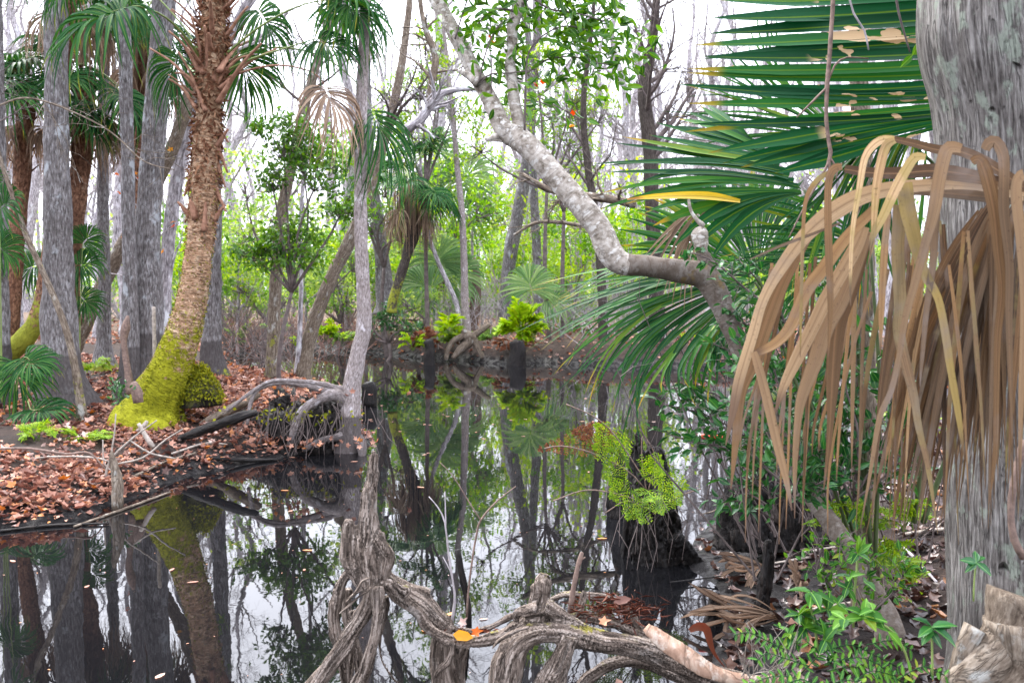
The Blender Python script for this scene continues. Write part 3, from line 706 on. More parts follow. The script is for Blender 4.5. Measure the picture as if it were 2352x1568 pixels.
# the pale trunk at the water's edge with its roots
def channel_roots(mb, pts, d):
    def mf(V):
        o = np.zeros(V.shape); o[..., 0] = .05; o[..., 1] = np.where(V[..., 2] < .16, .9, .50); return o
    for sp in ([(800, 925, 44), (770, 905, 30), (730, 918, 23), (703, 940, 21), (690, 970, 18), (680, 1012, 14)],
               [(795, 905, 30), (745, 893, 18), (690, 880, 13), (640, 876, 11), (600, 893, 10), (588, 930, 9), (586, 965, 8)],
               [(800, 900, 22), (740, 880, 12), (680, 872, 10), (630, 872, 9), (590, 895, 8), (540, 935, 8)],
               [(812, 990, 34), (780, 1000, 20), (745, 1005, 14), (710, 1022, 12)], [(822, 1010, 30), (836, 1025, 22), (842, 1045, 14)]):
        pp, rr = spine(sp, d); pp[:, 1] -= np.linspace(0, .28, len(pp)); tube(mb, pp, rr, 9, .05, .10, 2, mkf=mf)
bare_tree("pale_tree", "smooth pale trunk bending up from the tip of the left bank over exposed roots", "tree", [(800, 1040, 62), (803, 990, 52), (806, 930, 46), (808, 890, 42), (822, 815, 37), (836, 750, 35), (834, 660, 32), (829, 540, 30), (828, 400, 29), (830, 240, 27), (836, 90, 24), (842, -40, 22)], MT['pale'], d=9.5, top=8, n=10, stain=.95, hs=.30, fl=(.25, .25, 4), lump=.04, extra=channel_roots, L1=1.8, t0=.62)

# ------------------------------------------------------------------ palms
def frond(t, hub0, az, el, Lp, R, mat=None, N=22, span=230, droop=.35, sag=.5, k=6, wp=.012, tw=0.0, blade_up=None, pmat=None):
    """a palm leaf: stalk from hub0 at heading az, rise el (degrees), then the fan"""
    a, e = math.radians(az), math.radians(el)
    d = np.array([math.cos(a) * math.cos(e), math.sin(a) * math.cos(e), math.sin(e)])
    pts = [np.asarray(hub0, float)]; q = pts[0]; n = 7
    for i in range(n):
        d = nrm(d + np.array([0, 0, -sag / n])); q = q + d * Lp / n; pts.append(q)
    return frond_path(t, pts, R, mat, N, span, droop, k, wp, blade_up, pmat)

def frond_path(t, pts, R, mat=None, N=22, span=230, droop=.35, k=6, wp=.012, blade_up=None, pmat=None, axis=None, label=None):
    pts = [np.asarray(q, float) for q in pts]
    mb = MB(); fan_ax = nrm(pts[-1] - pts[-2]) if axis is None else np.asarray(axis, float)
    up = np.array([0, 0, 1.0]) if blade_up is None else np.asarray(blade_up, float)
    up = nrm(up - fan_ax * np.dot(up, fan_ax) + 1e-6)
    fan3(mb, pts[-1], fan_ax, up, R, int(N * 1.5), span, droop, k=k + 1, sj=.34, jit=.05)
    b = mb.build("frond", mat or MT['palmleaf'], t)
    if label: b["label"] = label
    mb = MB(); tube(mb, pts + [pts[-1] + fan_ax * R * .2], list(np.linspace(wp * 1.6, wp * .6, len(pts))) + [wp * .3], 6, .12, flat=.55)
    mb.build("petiole", pmat or MT['petiole'], b)
    return b

def boot(t, p0, d, L, w, mat=None):
    mb = MB(); d = nrm(np.asarray(d, float)); p0 = np.asarray(p0, float)
    o = nrm(np.array([d[0], d[1], 0]) + 1e-6)
    pts = [p0 - d * .04, p0 + d * L * .3, p0 + d * L * .65 + np.array([0, 0, .03 * L]), p0 + d * L]
    tube(mb, pts, [w * 1.5, w * 1.05, w * .7, w * .5], 8, .05, .06, flat=.5)
    return mb.build("leaf_base", mat or MT['boot'], t)

def auto_palm(label, sp, d=None, mat=None, nf=14, ndead=5, R=.75, Lp=1.0, top=None, moss=0, seed=0, skirt=0, group="cabbage palms on the left bank", name="cabbage_palm", el=(-15, 75), stubs=18):
    d = d or hit(sp[0][0], sp[0][1]); pts, rad = spine(sp, d); z0 = pts[0][2]
    loc = pts[0].copy(); loc[2] = float(ground_z(loc[0], loc[1]))
    pts, rad = sink(pts, rad, .25)
    if top: pts, rad = extend(pts, rad, top, .5, .9)
    t = thing(name, label, "palm", loc, group)
    mb = MB(); p, r = tube(mb, pts, rad, 14, .06, .06, 3, .05, 6, mk_height(z0, moss, .8))
    # stubs of old stalks around the upper trunk
    for i in range(stubs):
        q = len(p) - 1 - int(rng.integers(1, max(3, int(len(p) * .4)))); a = rng.uniform(0, 6.3)
        dd = np.array([math.cos(a) * .8, math.sin(a) * .8, .75]); o = p[q] + dd * r[q] * .7
        tube(mb, [o, o + dd * rng.uniform(.08, .2)], [.03, .014], 5, .1, flat=.5)
    mb.build("trunk", mat or MT['fibre'], t)
    c = p[-1]
    for i in range(nf):
        az = i * 137.5 + rng.uniform(-15, 15); e = el[0] + (el[1] - el[0]) * ((i * .618) % 1)
        frond(t, c + np.array([0, 0, .1]), az, e, Lp * rng.uniform(.75, 1.1), R * rng.uniform(.85, 1.1), N=20, droop=rng.uniform(.3, .6), sag=rng.uniform(.4, .9))
    for i in range(ndead):
        frond(t, c - np.array([0, 0, .1]), i * 101 + 30, rng.uniform(-50, -25), Lp * .6, R * .8, MT['deadfan'], N=16, span=150, droop=.9, sag=.9, pmat=MT['boot'])
    if skirt:
        mb = MB(); m = skirt
        for i in range(m):
            a = rng.uniform(0, 6.3); o = c + np.array([math.cos(a) * .08, math.sin(a) * .08, rng.uniform(-.3, .1)])
            out = rng.uniform(.10, .30); L = rng.uniform(.6, 1.4)
            ribbon(mb, [o, o + np.array([math.cos(a) * out, math.sin(a) * out, -.1]), o + np.array([math.cos(a) * out * 1.1, math.sin(a) * out * 1.1, -L])], [.02, .02, .004], step=.2, rn=rng.uniform(0, .6), face=(math.cos(a), math.sin(a), 0))
        mb.build("skirt", MT['deadfan'], t)
    return t

# the far left palms
auto_palm("tall brown palm behind the leftmost grey trunks, dark fronds against the sky", [(22, 800, 40), (28, 680, 38), (42, 500, 38), (55, 330, 40), (62, 190, 44)], d=12.4, top=None, R=.62, Lp=.75, seed=1)
auto_palm("reddish brown palm between the stout and the slim grey trunks", [(162, 700, 40), (170, 560, 36), (182, 420, 40), (192, 280, 48), (196, 170, 50)], d=12.8, R=.7, Lp=.8, moss=0, seed=2)
auto_palm("mossy palm with a curved foot behind the leftmost grey trunk", [(10, 815, 50), (60, 775, 46), (92, 720, 40), (104, 640, 34), (118, 520, 30), (128, 380, 28), (150, 120, 30), (165, -60, 34)], d=12.2, moss=1.1, R=.7, Lp=.8)
auto_palm("palm behind the big grey trunk with a hanging skirt of dry fronds", [(330, 820, 40), (325, 600, 36), (318, 420, 34), (322, 250, 36), (330, 60, 38)], d=15, R=.8, Lp=.9, skirt=60)

# ------------------------------------------------------------------ the mossy palm
D8 = hit(330, 968)
sp8 = [(336, 972, 168), (352, 930, 118), (372, 890, 104), (396, 830, 88), (420, 765, 76), (440, 690, 66), (452, 610, 60), (462, 530, 60), (468, 470, 62), (471, 400, 62), (474, 330, 60), (478, 270, 54), (482, 215, 52), (486, 150, 58), (489, 90, 58), (492, 20, 52), (494, -60, 44)]
pts, rad = spine(sp8, D8); z8 = pts[0][2]
loc = pts[0].copy(); loc[2] = float(ground_z(loc[0], loc[1]))
palm = thing("cabbage_palm", "leaning cabbage palm with a bright moss covered foot, biggest palm on the left bank", "palm", loc, "cabbage palms on the left bank")
pts, rad = sink(pts, rad, .3, 1.15)
def mk8(V):
    o = np.zeros(V.shape); z = V[..., 2] - z8
    o[..., 0] = 1.12 - z * .74
    o[..., 2] = np.clip((z - 1.9) * .7, -.35, .38)
    return o
mb = MB(); p8, r8 = tube(mb, pts, rad, 40, .018, .045, 5, .025, 8, mk8)
mb.build("trunk", MT['palm'], palm)
# moss cushion at the foot: the moss creeps off the trunk on to the ground
mb = MB()
for (x, y, w, dd) in ((300, 965, 90, -.15), (345, 972, 90, -.2), (378, 962, 60, -.1), (282, 972, 50, -.12)):
    c = P(x, y, D8 + dd); tube(mb, [c + np.array([-.05, 0, -.12]), c + np.array([0, 0, .02]), c + np.array([.02, 0, .09])], [w * .6 * D8 / F0, w * .5 * D8 / F0, w * .18 * D8 / F0], 18, .03, .14, 3, mkf=lambda V: np.broadcast_to([1.3, 0, 0], V.shape))
n = 5200; a = rng.uniform(0, 6.3, n); i = np.minimum(4 + (rng.exponential(.15, n) * len(p8)).astype(int), len(p8) - 1)
o = p8[i] + np.stack([np.cos(a), np.sin(a), 0 * a], -1) * r8[i][:, None] * 1.02
mb.build("moss_cushion", MT['palm'], palm)
mb = MB(); leaves(mb, o, np.stack([np.cos(a), np.sin(a), rng.normal(-.2, .5, n)], -1), rdir(n), .026 * rng.uniform(.5, 1.2, n), .012, 'dia')
mossm = leafmat("moss_tuft", [(.0, (.07, .085, .008)), (.5, (.19, .20, .012)), (1, (.32, .30, .02))], .25, .9, .1)
mb.build("moss", mossm, palm)["kind"] = "stuff"
def trunk_at(py):
    z = P(480, py, D8)[2]; i = int(np.argmin(np.abs(p8[:, 2] - z))); return p8[i], r8[i]
mb = MB(); n = 2600; i = rng.integers(int(len(p8) * .22), len(p8) - 2, n); a = rng.uniform(0, 6.3, n); rad_ = np.stack([np.cos(a), np.sin(a), 0 * a], -1); o = p8[i] + rad_ * r8[i][:, None] * .98
hi = np.clip((p8[i][:, 2] - 1.6) / 1.4, 0, 1)
leaves(mb, o, rad_ * (.35 + .3 * hi)[:, None] + np.stack([np.sin(a) * rng.normal(0, .6, n), -np.cos(a) * rng.normal(0, .6, n), rng.normal(-.5, .7, n)], -1), rad_ + rng.normal(0, .3, (n, 3)), (.028 + .05 * hi) * rng.uniform(.5, 1.5, n), (.012 + .012 * hi), 'dia', np.clip(.75 - .6 * hi + rng.normal(0, .2, n), 0, 1))
shagm = leafmat("palm_fibre_flake", [(.0, (.10, .04, .022)), (.5, (.30, .16, .09)), (1, (.54, .38, .25))], .05, .9, .05)
mb.build("bark_flakes", shagm, palm)["kind"] = "stuff"
for j in range(34):
    q = rng.uniform(-60, 240); c, rr = trunk_at(q) if q > 20 else (p8[-int(rng.integers(2, 14))], .12); a = rng.uniform(0, 6.3); e = rng.uniform(.7, 1.5)
    boot(palm, c + np.array([math.cos(a), math.sin(a), 0]) * rr * .8, np.array([math.cos(a), math.sin(a), e]), rng.uniform(.15, .42), rng.uniform(.016, .03), MT['boot'])
# loose bark, old boots and cut stalks
for py, a, L, w, tilt in ((495, 195, .16, .045, 1.2), (500, -10, .15, .045, 1.3), (490, 250, .13, .05, 1.6), (440, 10, .20, .035, 2.2), (400, 190, .22, .035, 3), (345, -15, .22, .035, 2.6), (330, 10, .16, .04, 1.4), (470, 170, .18, .03, 3), (300, -20, .14, .035, 1.3), (520, 300, .22, .04, 3.5), (385, -5, .2, .03, 3)):
    c, rr = trunk_at(py); a = math.radians(a); dd = np.array([math.cos(a), -abs(math.sin(a)) if a > 3.3 else math.sin(a) * -.3, tilt * (1 if w > .038 else -1)])
    boot(palm, c + nrm(np.array([dd[0], dd[1], 0])) * rr * .95, dd, L, w, MT['boot'])
def stalk(tip, base, w=.022, sag=0):
    b, t_ = P(*base), P(*tip); m = (b + t_) / 2 + np.array([0, 0, sag])
    mb = MB(); tube(mb, [b + (b - m) * .08, b, m, t_], [w * 2.1, w * 1.9, w, w * .75], 8, .06, .05, flat=.6)
    return mb.build("leaf_base", MT['boot'], palm)
d = D8
for tip, base in (((345, 112), (452, 205)), ((388, 72), (455, 160)), ((430, 110), (466, 165)), ((402, 168), (452, 200)), ((388, 182), (448, 245)), ((635, 112), (510, 200)), ((582, 125), (508, 175)), ((570, 95), (505, 160)), ((560, 60), (500, 150)), ((470, 60), (478, 190)), ((520, 30), (492, 180)), ((440, 40), (470, 170)), ((410, 120), (470, 250)), ((600, 100), (505, 230))):
    stalk((*tip, d - rng.uniform(-.25, .35)), (*base, d - rng.uniform(.02, .14)), .020, .05)
def fr(path, R, axis=None, up=None, dead=False, span=220, droop=.45, N=26, lab=None):
    return frond_path(palm, [P(*q) for q in path], R, MT['deadfan'] if dead else MT['palmleaf'], N, span, droop, 8, .013, up, MT['boot'] if dead else None, axis, lab)
fr([(470, 150, d), (430, 90, d - .2), (380, 40, d - .4), (320, 15, d - .6), (290, 18, d - .7)], .85, axis=(-.8, -.35, -.35), up=(.1, -.45, .9), droop=.55, span=260)
fr([(470, 140, d), (420, 60, d + .1), (330, -30, d + .2), (220, -60, d + .2)], .7, axis=(-1, .1, -.3), up=(0, -.4, 1), droop=.6)
fr([(505, 190, d), (560, 165, d - .2), (640, 150, d - .3), (715, 165, d - .3), (742, 190, d - .3)], .6, axis=(.45, -.3, -.8), up=(.5, -.5, .3), dead=True, droop=.8, span=170, lab="dry brown frond hanging from its stalk")
fr([(505, 170, d), (580, 135, d - .1), (660, 110, d - .1), (725, 90, d - .1)], .55, axis=(.8, -.2, -.25), up=(0, -.6, .8), droop=.6)
fr([(500, 140, d), (600, 60, d), (700, 10, d), (790, 0, d)], .62, axis=(.85, -.2, -.6), up=(.2, -.6, .7), droop=.6)
fr([(500, 150, d), (620, 110, d + .3), (740, 130, d + .4), (830, 200, d + .4), (845, 230, d + .4)], .92, axis=(.45, -.15, -.9), up=(.8, -.45, .4), droop=.7, span=150, lab="half withered frond hanging behind the pale trunk")
fr([(500, 200, d), (540, 120, d + .2), (560, 60, d + .3), (590, 20, d + .3)], .6, axis=(.6, .3, -.8), up=(.4, -.6, .6), droop=.6)
fr([(500, 190, d), (530, 150, d + .4), (545, 110, d + .5)], .66, axis=(.35, .1, -.95), up=(.5, -.8, .2), droop=.5, span=200)
fr([(470, 190, d), (440, 160, d + .4), (410, 120, d + .6)], .6, axis=(-.4, .2, -.9), up=(-.4, -.8, .2), droop=.5, span=200)
for i in range(9):
    frond(palm, p8[-1], i * 140 + 20, 10 + 62 * ((i * .618) % 1), 1.1, .75, N=20, droop=.5, sag=.7)

# ------------------------------------------------------------------ low palmettos on the left bank
def palmetto(label, px, py, fans, R=.5, d=None, group="small palmettos on the left bank", mat=None, wp=.008):
    d = d or hit(px, py); b = P(px, py, d); b[2] = float(ground_z(b[0], b[1]))
    t = thing("palmetto", label, "palmetto", b, group)
    for fx, fy, ax, up, rr in fans:
        h = P(fx, fy, d + rng.uniform(-.2, .2)); m = (b + h) / 2 + np.array([0, 0, .12])
        frond_path(t, [b, m, h], R * rr, mat or MT['palmleaf'], 24, 240, .3, 7, wp, up, None, ax)
    return t
palmetto("dark green palmetto fan at the left edge behind the crooked sapling", 0, 760, [(0, 480, (.5, -.2, .5), (-.3, -.9, .3), 1), (-10, 560, (.5, -.1, -.3), (-.2, -.8, .5), .9), (-30, 430, (-.3, 0, .9), (0, -1, .1), .9)], .42, d=9.6)
palmetto("palmetto with fans showing on both sides of the stout grey trunk", 180, 800, [(175, 610, (.7, -.1, .2), (-.1, -.8, .5), 1), (185, 680, (.7, -.2, -.5), (0, -.7, .6), .8), (85, 610, (-.7, -.1, -.1), (.2, -.8, .5), 1), (190, 560, (.4, 0, .6), (0, -1, 0), .8)], .5, d=12.6)
palmetto("low palmetto with drooping blades beside the leftmost grey trunk", 30, 880, [(35, 830, (.3, -.4, -.8), (.4, -.8, .2), 1), (55, 820, (.8, -.3, -.3), (0, -.6, .8), .8)], .5, d=9.2)
palmetto("flat little palmetto lying on the leaves at the foot of the stout grey trunk", 60, 960, [(70, 940, (1, -.3, .05), (0, -.3, .9), 1)], .5)

# ------------------------------------------------------------------ ferns
def fern_frond(mb, base, tip, arch, npin=14, L=.12, side=None, leaflet=True, sz=.028):
    """twice-divided frond: stalk from base to tip, pinnae both sides made of small leaflets"""
    base, tip = np.asarray(base, float), np.asarray(tip, float)
    t = np.linspace(0, 1, 10)[:, None]; pts = base + (tip - base) * t + np.array([0, 0, 1.0]) * arch * (4 * t * (1 - t))
    tubes(mb, pts[None], np.linspace(.003, .001, 10)[None], 3, np.array([.1]))
    tt = np.repeat(np.linspace(.28, .98, npin), 2); sg = np.tile([1, -1], npin); m = len(tt)
    i = np.minimum((tt * 9).astype(int), 8); fr_ = (tt * 9 - i)[:, None]
    o = pts[i] + (pts[i + 1] - pts[i]) * fr_; tan = nrm(pts[i + 1] - pts[i])
    s = nrm(np.cross(tan, np.array([0, 0, 1.0]) if side is None else np.asarray(side, float))) * sg[:, None]
    dr = nrm(s * .9 + tan * .45 + np.array([0, 0, -.15]) + rng.normal(0, .12, (m, 3)))
    Lp = L * np.sin(np.clip(tt * 1.1, 0, 1) * math.pi) ** .6 * rng.uniform(.75, 1.1, m) + .012
    if not leaflet:
        leaves(mb, o, dr, np.cross(tan, s), Lp, Lp * .28, 'dia'); return
    nl = 5
    for q in range(nl):
        f_ = (q + .6) / nl
        for s2 in (1, -1):
            oo = o + dr * (Lp * f_)[:, None]; d2 = nrm(np.cross(np.cross(tan, s), dr) * s2 * sg[:, None] + dr * .55)
            leaves(mb, oo, d2, np.cross(tan, s) + rng.normal(0, .25, (m, 3)), sz * rng.uniform(.7, 1.2, m), sz * .42, 'ova', rng.uniform(0, 1, m))

def fern(label, px, py, tips, d=None, mat='fern', group=None, npin=12, L=.14, sz=.03, name="fern", leaflet=True, cat="fern", arch=.12):
    d = d or hit(px, py); b = P(px, py, d); t = thing(name, label, cat, b, group)
    for q in tips:
        dd = d + (q[2] if len(q) > 2 else rng.uniform(-.15, .15)); mb = MB()
        fern_frond(mb, b + rng.normal(0, .02, 3), P(q[0], q[1], dd), arch * rng.uniform(.5, 1.3), npin, L, leaflet=leaflet, sz=sz)
        mb.build("frond", MT[mat], t)
    return t
fern("small yellow green fern on the leaf litter near the left edge", 85, 1015, [(50, 1010), (60, 990), (105, 985), (125, 1000), (45, 1030)], mat='fern', L=.09, sz=.024)
fern("yellow green fern with long flat fronds in front of the crooked sapling", 195, 1010, [(150, 995), (258, 992), (235, 1002), (160, 1018), (215, 1018), (140, 985), (250, 1005)], L=.10, sz=.024, arch=.05)
fern("fern lying under the slim grey trunk with the mossy foot", 215, 862, [(252, 838), (240, 850), (200, 850), (258, 856)], L=.12, sz=.03)
fern("withered orange fern beside the stout grey trunk", 110, 800, [(82, 780), (95, 772), (135, 785)], mat='deadfern', L=.12, sz=.03)

# ------------------------------------------------------------------ stumps, sticks and roots on the left bank
def stick(name, label, sp, mat, d=None, cat="stick", group=None, sides=7, lump=.08, fork=None, step=.06, groove=0):
    d = d or hit(sp[0][0], sp[0][1]) - .03
    pp, rr = spine(sp, d); mb = MB(); p, r = tube(mb, pp, rr, sides, step, lump, 2, groove)
    for f_ in fork or []:
        a, b = spine(f_, d); tube(mb, a, b, max(5, sides - 2), step, lump)
    o = mb.build(name, mat, None, tuple(pp[0])); return tag(o, label, cat, group)
stick("broken_stub", "pale broken stub standing at the dark foot of the big grey tree", [(318, 925, 24), (314, 900, 25), (306, 878, 16)], MT['vine'], 8.9, "stub")
stick("dead_branch", "reddish dead branch leaning on the slender pale grey trunk", [(300, 905, 20), (292, 840, 16), (284, 780, 15), (289, 752, 22), (294, 725, 6)], MT['vine'], 9.3, "branch")
stick("stake", "thin pale stake standing in front of the big grey trunk", [(357, 880, 9), (355, 800, 9), (353, 705, 9)], MT['dry'], 9.6, "stake")
stick("stake", "long leaning thin stem just left of the mossy palm's trunk", [(378, 780, 10), (386, 700, 11), (393, 620, 9), (408, 570, 4), (420, 545, 3)], MT['far'], 10.5, "stem")
stick("exposed_root", "smooth brown root arching down at the left edge of the bank", [(-20, 925, 40), (10, 930, 38), (35, 945, 36), (55, 975, 34), (68, 1015, 40)], MT['brown'], None, "root", sides=12)
stick("fallen_log", "dark wet log lying from the moss palm's foot to the mud mound", [(400, 1010, 12), (450, 994, 18), (510, 972, 20), (560, 954, 20), (590, 947, 14)], MT['wet'], None, "log", sides=16, lump=.2, groove=.1)
stick("fallen_log", "grey log lying just behind the dark wet one near the mound", [(460, 975, 14), (520, 945, 22), (560, 925, 24), (595, 905, 18)], MT['brown'], None, "log", sides=14, lump=.16, groove=.08)
stick("bank_stump", "small split rotten stump standing at the water's edge of the left bank", [(268, 1172, 26), (266, 1120, 22), (263, 1078, 18), (258, 1050, 12), (256, 1036, 5)], MT['brown'], None, "stump", sides=14, lump=.2, groove=.14, fork=[[(274, 1165, 16), (277, 1110, 13), (273, 1080, 6)]])
stick("white_stick", "bleached broken stick lying on the leaves below the mossy palm", [(310, 998, 10), (325, 985, 14), (338, 967, 8)], MT['dry'], None, "stick")
stick("white_stick", "short bleached stick end resting above the black bank face", [(318, 972, 9), (335, 1002, 12), (352, 1026, 12)], MT['dry'], 8.2, "stick")
d = 7.6
stick("dead_branch", "forked bleached branch reaching from the water over the leaf covered bank", [(228, 1200, 6), (238, 1130, 6), (252, 1060, 6), (300, 1010, 5), (360, 965, 3)], MT['dry'], d, "branch", None, 6, fork=[
    [(246, 1180, 5), (276, 1130, 6), (268, 1090, 5), (240, 1065, 4), (236, 1010, 3)], [(270, 1065, 5), (330, 1050, 5), (380, 1010, 4), (420, 985, 3)], [(250, 1070, 5), (262, 1000, 4), (266, 950, 3)], [(300, 1012, 4), (345, 1040, 5), (400, 1052, 4)], [(252, 1060, 4), (210, 1050, 5), (100, 1050, 4), (0, 1070, 4)]])
stick("twig", "long thin twig lying along the leaves at the left", [(0, 1030, 6), (70, 1030, 6), (150, 1042, 6), (205, 1040, 5), (240, 1075, 4)], MT['vine'], 7.5, "twig")
for i, (lab, a) in enumerate((("thin dark twig half sunk along the left water line", [(0, 1205, 6), (120, 1192, 6), (250, 1188, 4)]), ("grey twig lying at the water line under the split stump", [(170, 1195, 5), (300, 1150, 6), (390, 1118, 5)]), ("straight grey stick on the bank right of the split stump", [(300, 1110, 6), (380, 1080, 7), (450, 1062, 6)]), ("dark branch along the shore below the mud mound", [(460, 1065, 10), (560, 1052, 12), (640, 1045, 8)]), ("pale stick lying on leaves above the shore branch", [(395, 1070, 5), (470, 1050, 6), (520, 1042, 5)]))):
    pp = np.array([G(x, y, .05) for x, y, _ in a]); pp[:, 2] = ground_z(pp[:, 0], pp[:, 1]) + .03; pp[:, 2] = np.maximum(pp[:, 2], .01)
    mb = MB(); tube(mb, pp, [w * .5 * 7.5 / F0 for *_, w in a], 6, .06, .1); tag(mb.build("twig", MT['wet' if 'dark' in lab else 'dry' if 'pale' in lab else 'brown'], None, tuple(pp[0])), lab, "twig")
# the stump with moss behind the palm
t = thing("mossy_stump", "low rotten stump under a yellow moss cap, right behind the mossy palm", "stump", P(450, 905, 9.5))
mb = MB(); pp, rr = spine([(452, 935, 120), (450, 905, 108), (448, 885, 84), (440, 868, 40)], 9.6); tube(mb, pp, rr, 24, .03, .24, 3, .06, mkf=lambda V: np.stack([1.5 * (V[..., 2] - .5) + .55, 0 * V[..., 2], 0 * V[..., 2]], -1)); mb.build("stump_wood", MT['wet'], t)
mb = MB(); n = 3200; a = rng.uniform(0, 6.3, n); q = rng.uniform(0, 1, n) ** .6; c = P(448, 868, 9.6)
leaves(mb, c + np.stack([np.cos(a) * q * .27, np.sin(a) * q * .25, .09 - q ** 3 * .30 + .03 * np.sin(a * 3 + q * 5) + rng.normal(0, .014, n)], -1), rdir(n, .2), rdir(n, .6), .035, .018, 'dia'); mb.build("moss", mossm, t)["kind"] = "stuff"
# mud mound: black peat, a lump with hanging rootlets
t = thing("root_mound", "black peaty mound laced with roots at the tip of the left bank", "mound", P(700, 1000, 9.3))
MOUND_T = t
mb = MB(); n = 500; q = rng.normal(0, 1, (n, 3)) * np.array([.30, .05, .05]) + P(670, 955, 9.32); leaves(mb, q[:110], rdir(110), rdir(110, .5), .05, .03, 'dia'); mb.build("moss", mossm, t)["kind"] = "stuff"
mb = MB(); n = 70; o = P(690, 950, 9.25) + rng.normal(0, 1, (n, 3)) * np.array([.32, .08, .10]); e = o + np.stack([rng.normal(0, .08, n), -rng.uniform(0, .12, n), -rng.uniform(.15, .4, n)], -1); m = (o + e) / 2 + rng.normal(0, .03, (n, 3))
tubes(mb, np.stack([o, m, e], 1), np.full((n, 3), .004), 3); mb.build("rootlets", MT['twigd'], t)["kind"] = "stuff"
mb = MB(); n = 90; q = P(700, 905, 9.5) + rng.normal(0, 1, (n, 3)) * np.array([.30, .12, .03]); leaves(mb, q, rdir(n), rdir(n, 2), .075, .06, 'lit', rng.uniform(.4, 1, n))
q = P(740, 1015, 9.15) + rng.normal(0, 1, (40, 3)) * np.array([.3, .08, .02]); leaves(mb, q, rdir(40), rdir(40, 2), .07, .055, 'lit', rng.uniform(.5, 1, 40))
tag(mb.build("leaf_litter", MT['litter']), "orange fallen leaves lying on the black root mound", "leaf litter", None, "stuff")

# ------------------------------------------------------------------ the cypress knee and its roots (foreground)
def fused(name, parts, mat, parent, voxel=.008, disp=.006, mkf=None, smooth=2):
    """several limbs grown together into one skin, keeping their grain"""
    mb = MB(); parts(mb)
    org = tuple(parent.location)
    me = mb.mesh(name + "_src", org); A = np.concatenate(mb.A); V0 = np.concatenate(mb.V) - np.array(org)
    o = bpy.data.objects.new(name, me); COL.objects.link(o)
    md = o.modifiers.new("r", 'REMESH'); md.mode = 'VOXEL'; md.voxel_size = voxel
    ms = o.modifiers.new("s", 'SMOOTH'); ms.iterations = smooth; ms.factor = .5
    dg = bpy.context.evaluated_depsgraph_get(); ev = o.evaluated_get(dg)
    nm = bpy.data.meshes.new_from_object(ev); n = len(nm.vertices)
    co = np.zeros(n * 3, np.float32); nm.vertices.foreach_get("co", co); co = co.reshape(-1, 3).astype(float)
    no = np.zeros(n * 3, np.float32); nm.vertices.foreach_get("normal", no); no = no.reshape(-1, 3)
    kd = KDTree(len(V0))
    for i, v in enumerate(V0): kd.insert(v, i)
    kd.balance()
    idx = np.array([kd.find(c)[1] for c in co])
    A2 = A[idx]
    A2[:, :3] += (co - V0[idx]) * .5
    h = np.array([mnoise.noise(Vector(b * np.array([75, 75, 6.0]))) * .6 - 1.6 * max(0, .12 - abs(mnoise.noise(Vector(b * np.array([34, 34, 3.0]))))) / .12 + mnoise.noise(Vector(b * np.array([22, 22, 4.0]))) * .9 + mnoise.noise(Vector(c * 30.0)) * .5 for b, c in zip(A2[:, :3], co)])
    co = co + no * (h * disp)[:, None]
    nm.vertices.foreach_set("co", co.astype(np.float32).ravel())
    for a_ in list(nm.attributes):
        if a_.name in ("bc", "mk", "rn"): nm.attributes.remove(a_)
    if mkf is not None: A2[:, 3:6] = mkf(co + np.array(org), no)
    set_attrs(nm, A2)
    nm.polygons.foreach_set("use_smooth", np.ones(len(nm.polygons), bool))
    nm.materials.clear(); nm.materials.append(mat); nm.update()
    nm.name = name
    o.modifiers.clear(); o.data = nm; bpy.data.meshes.remove(me)
    o.parent = parent
    return o

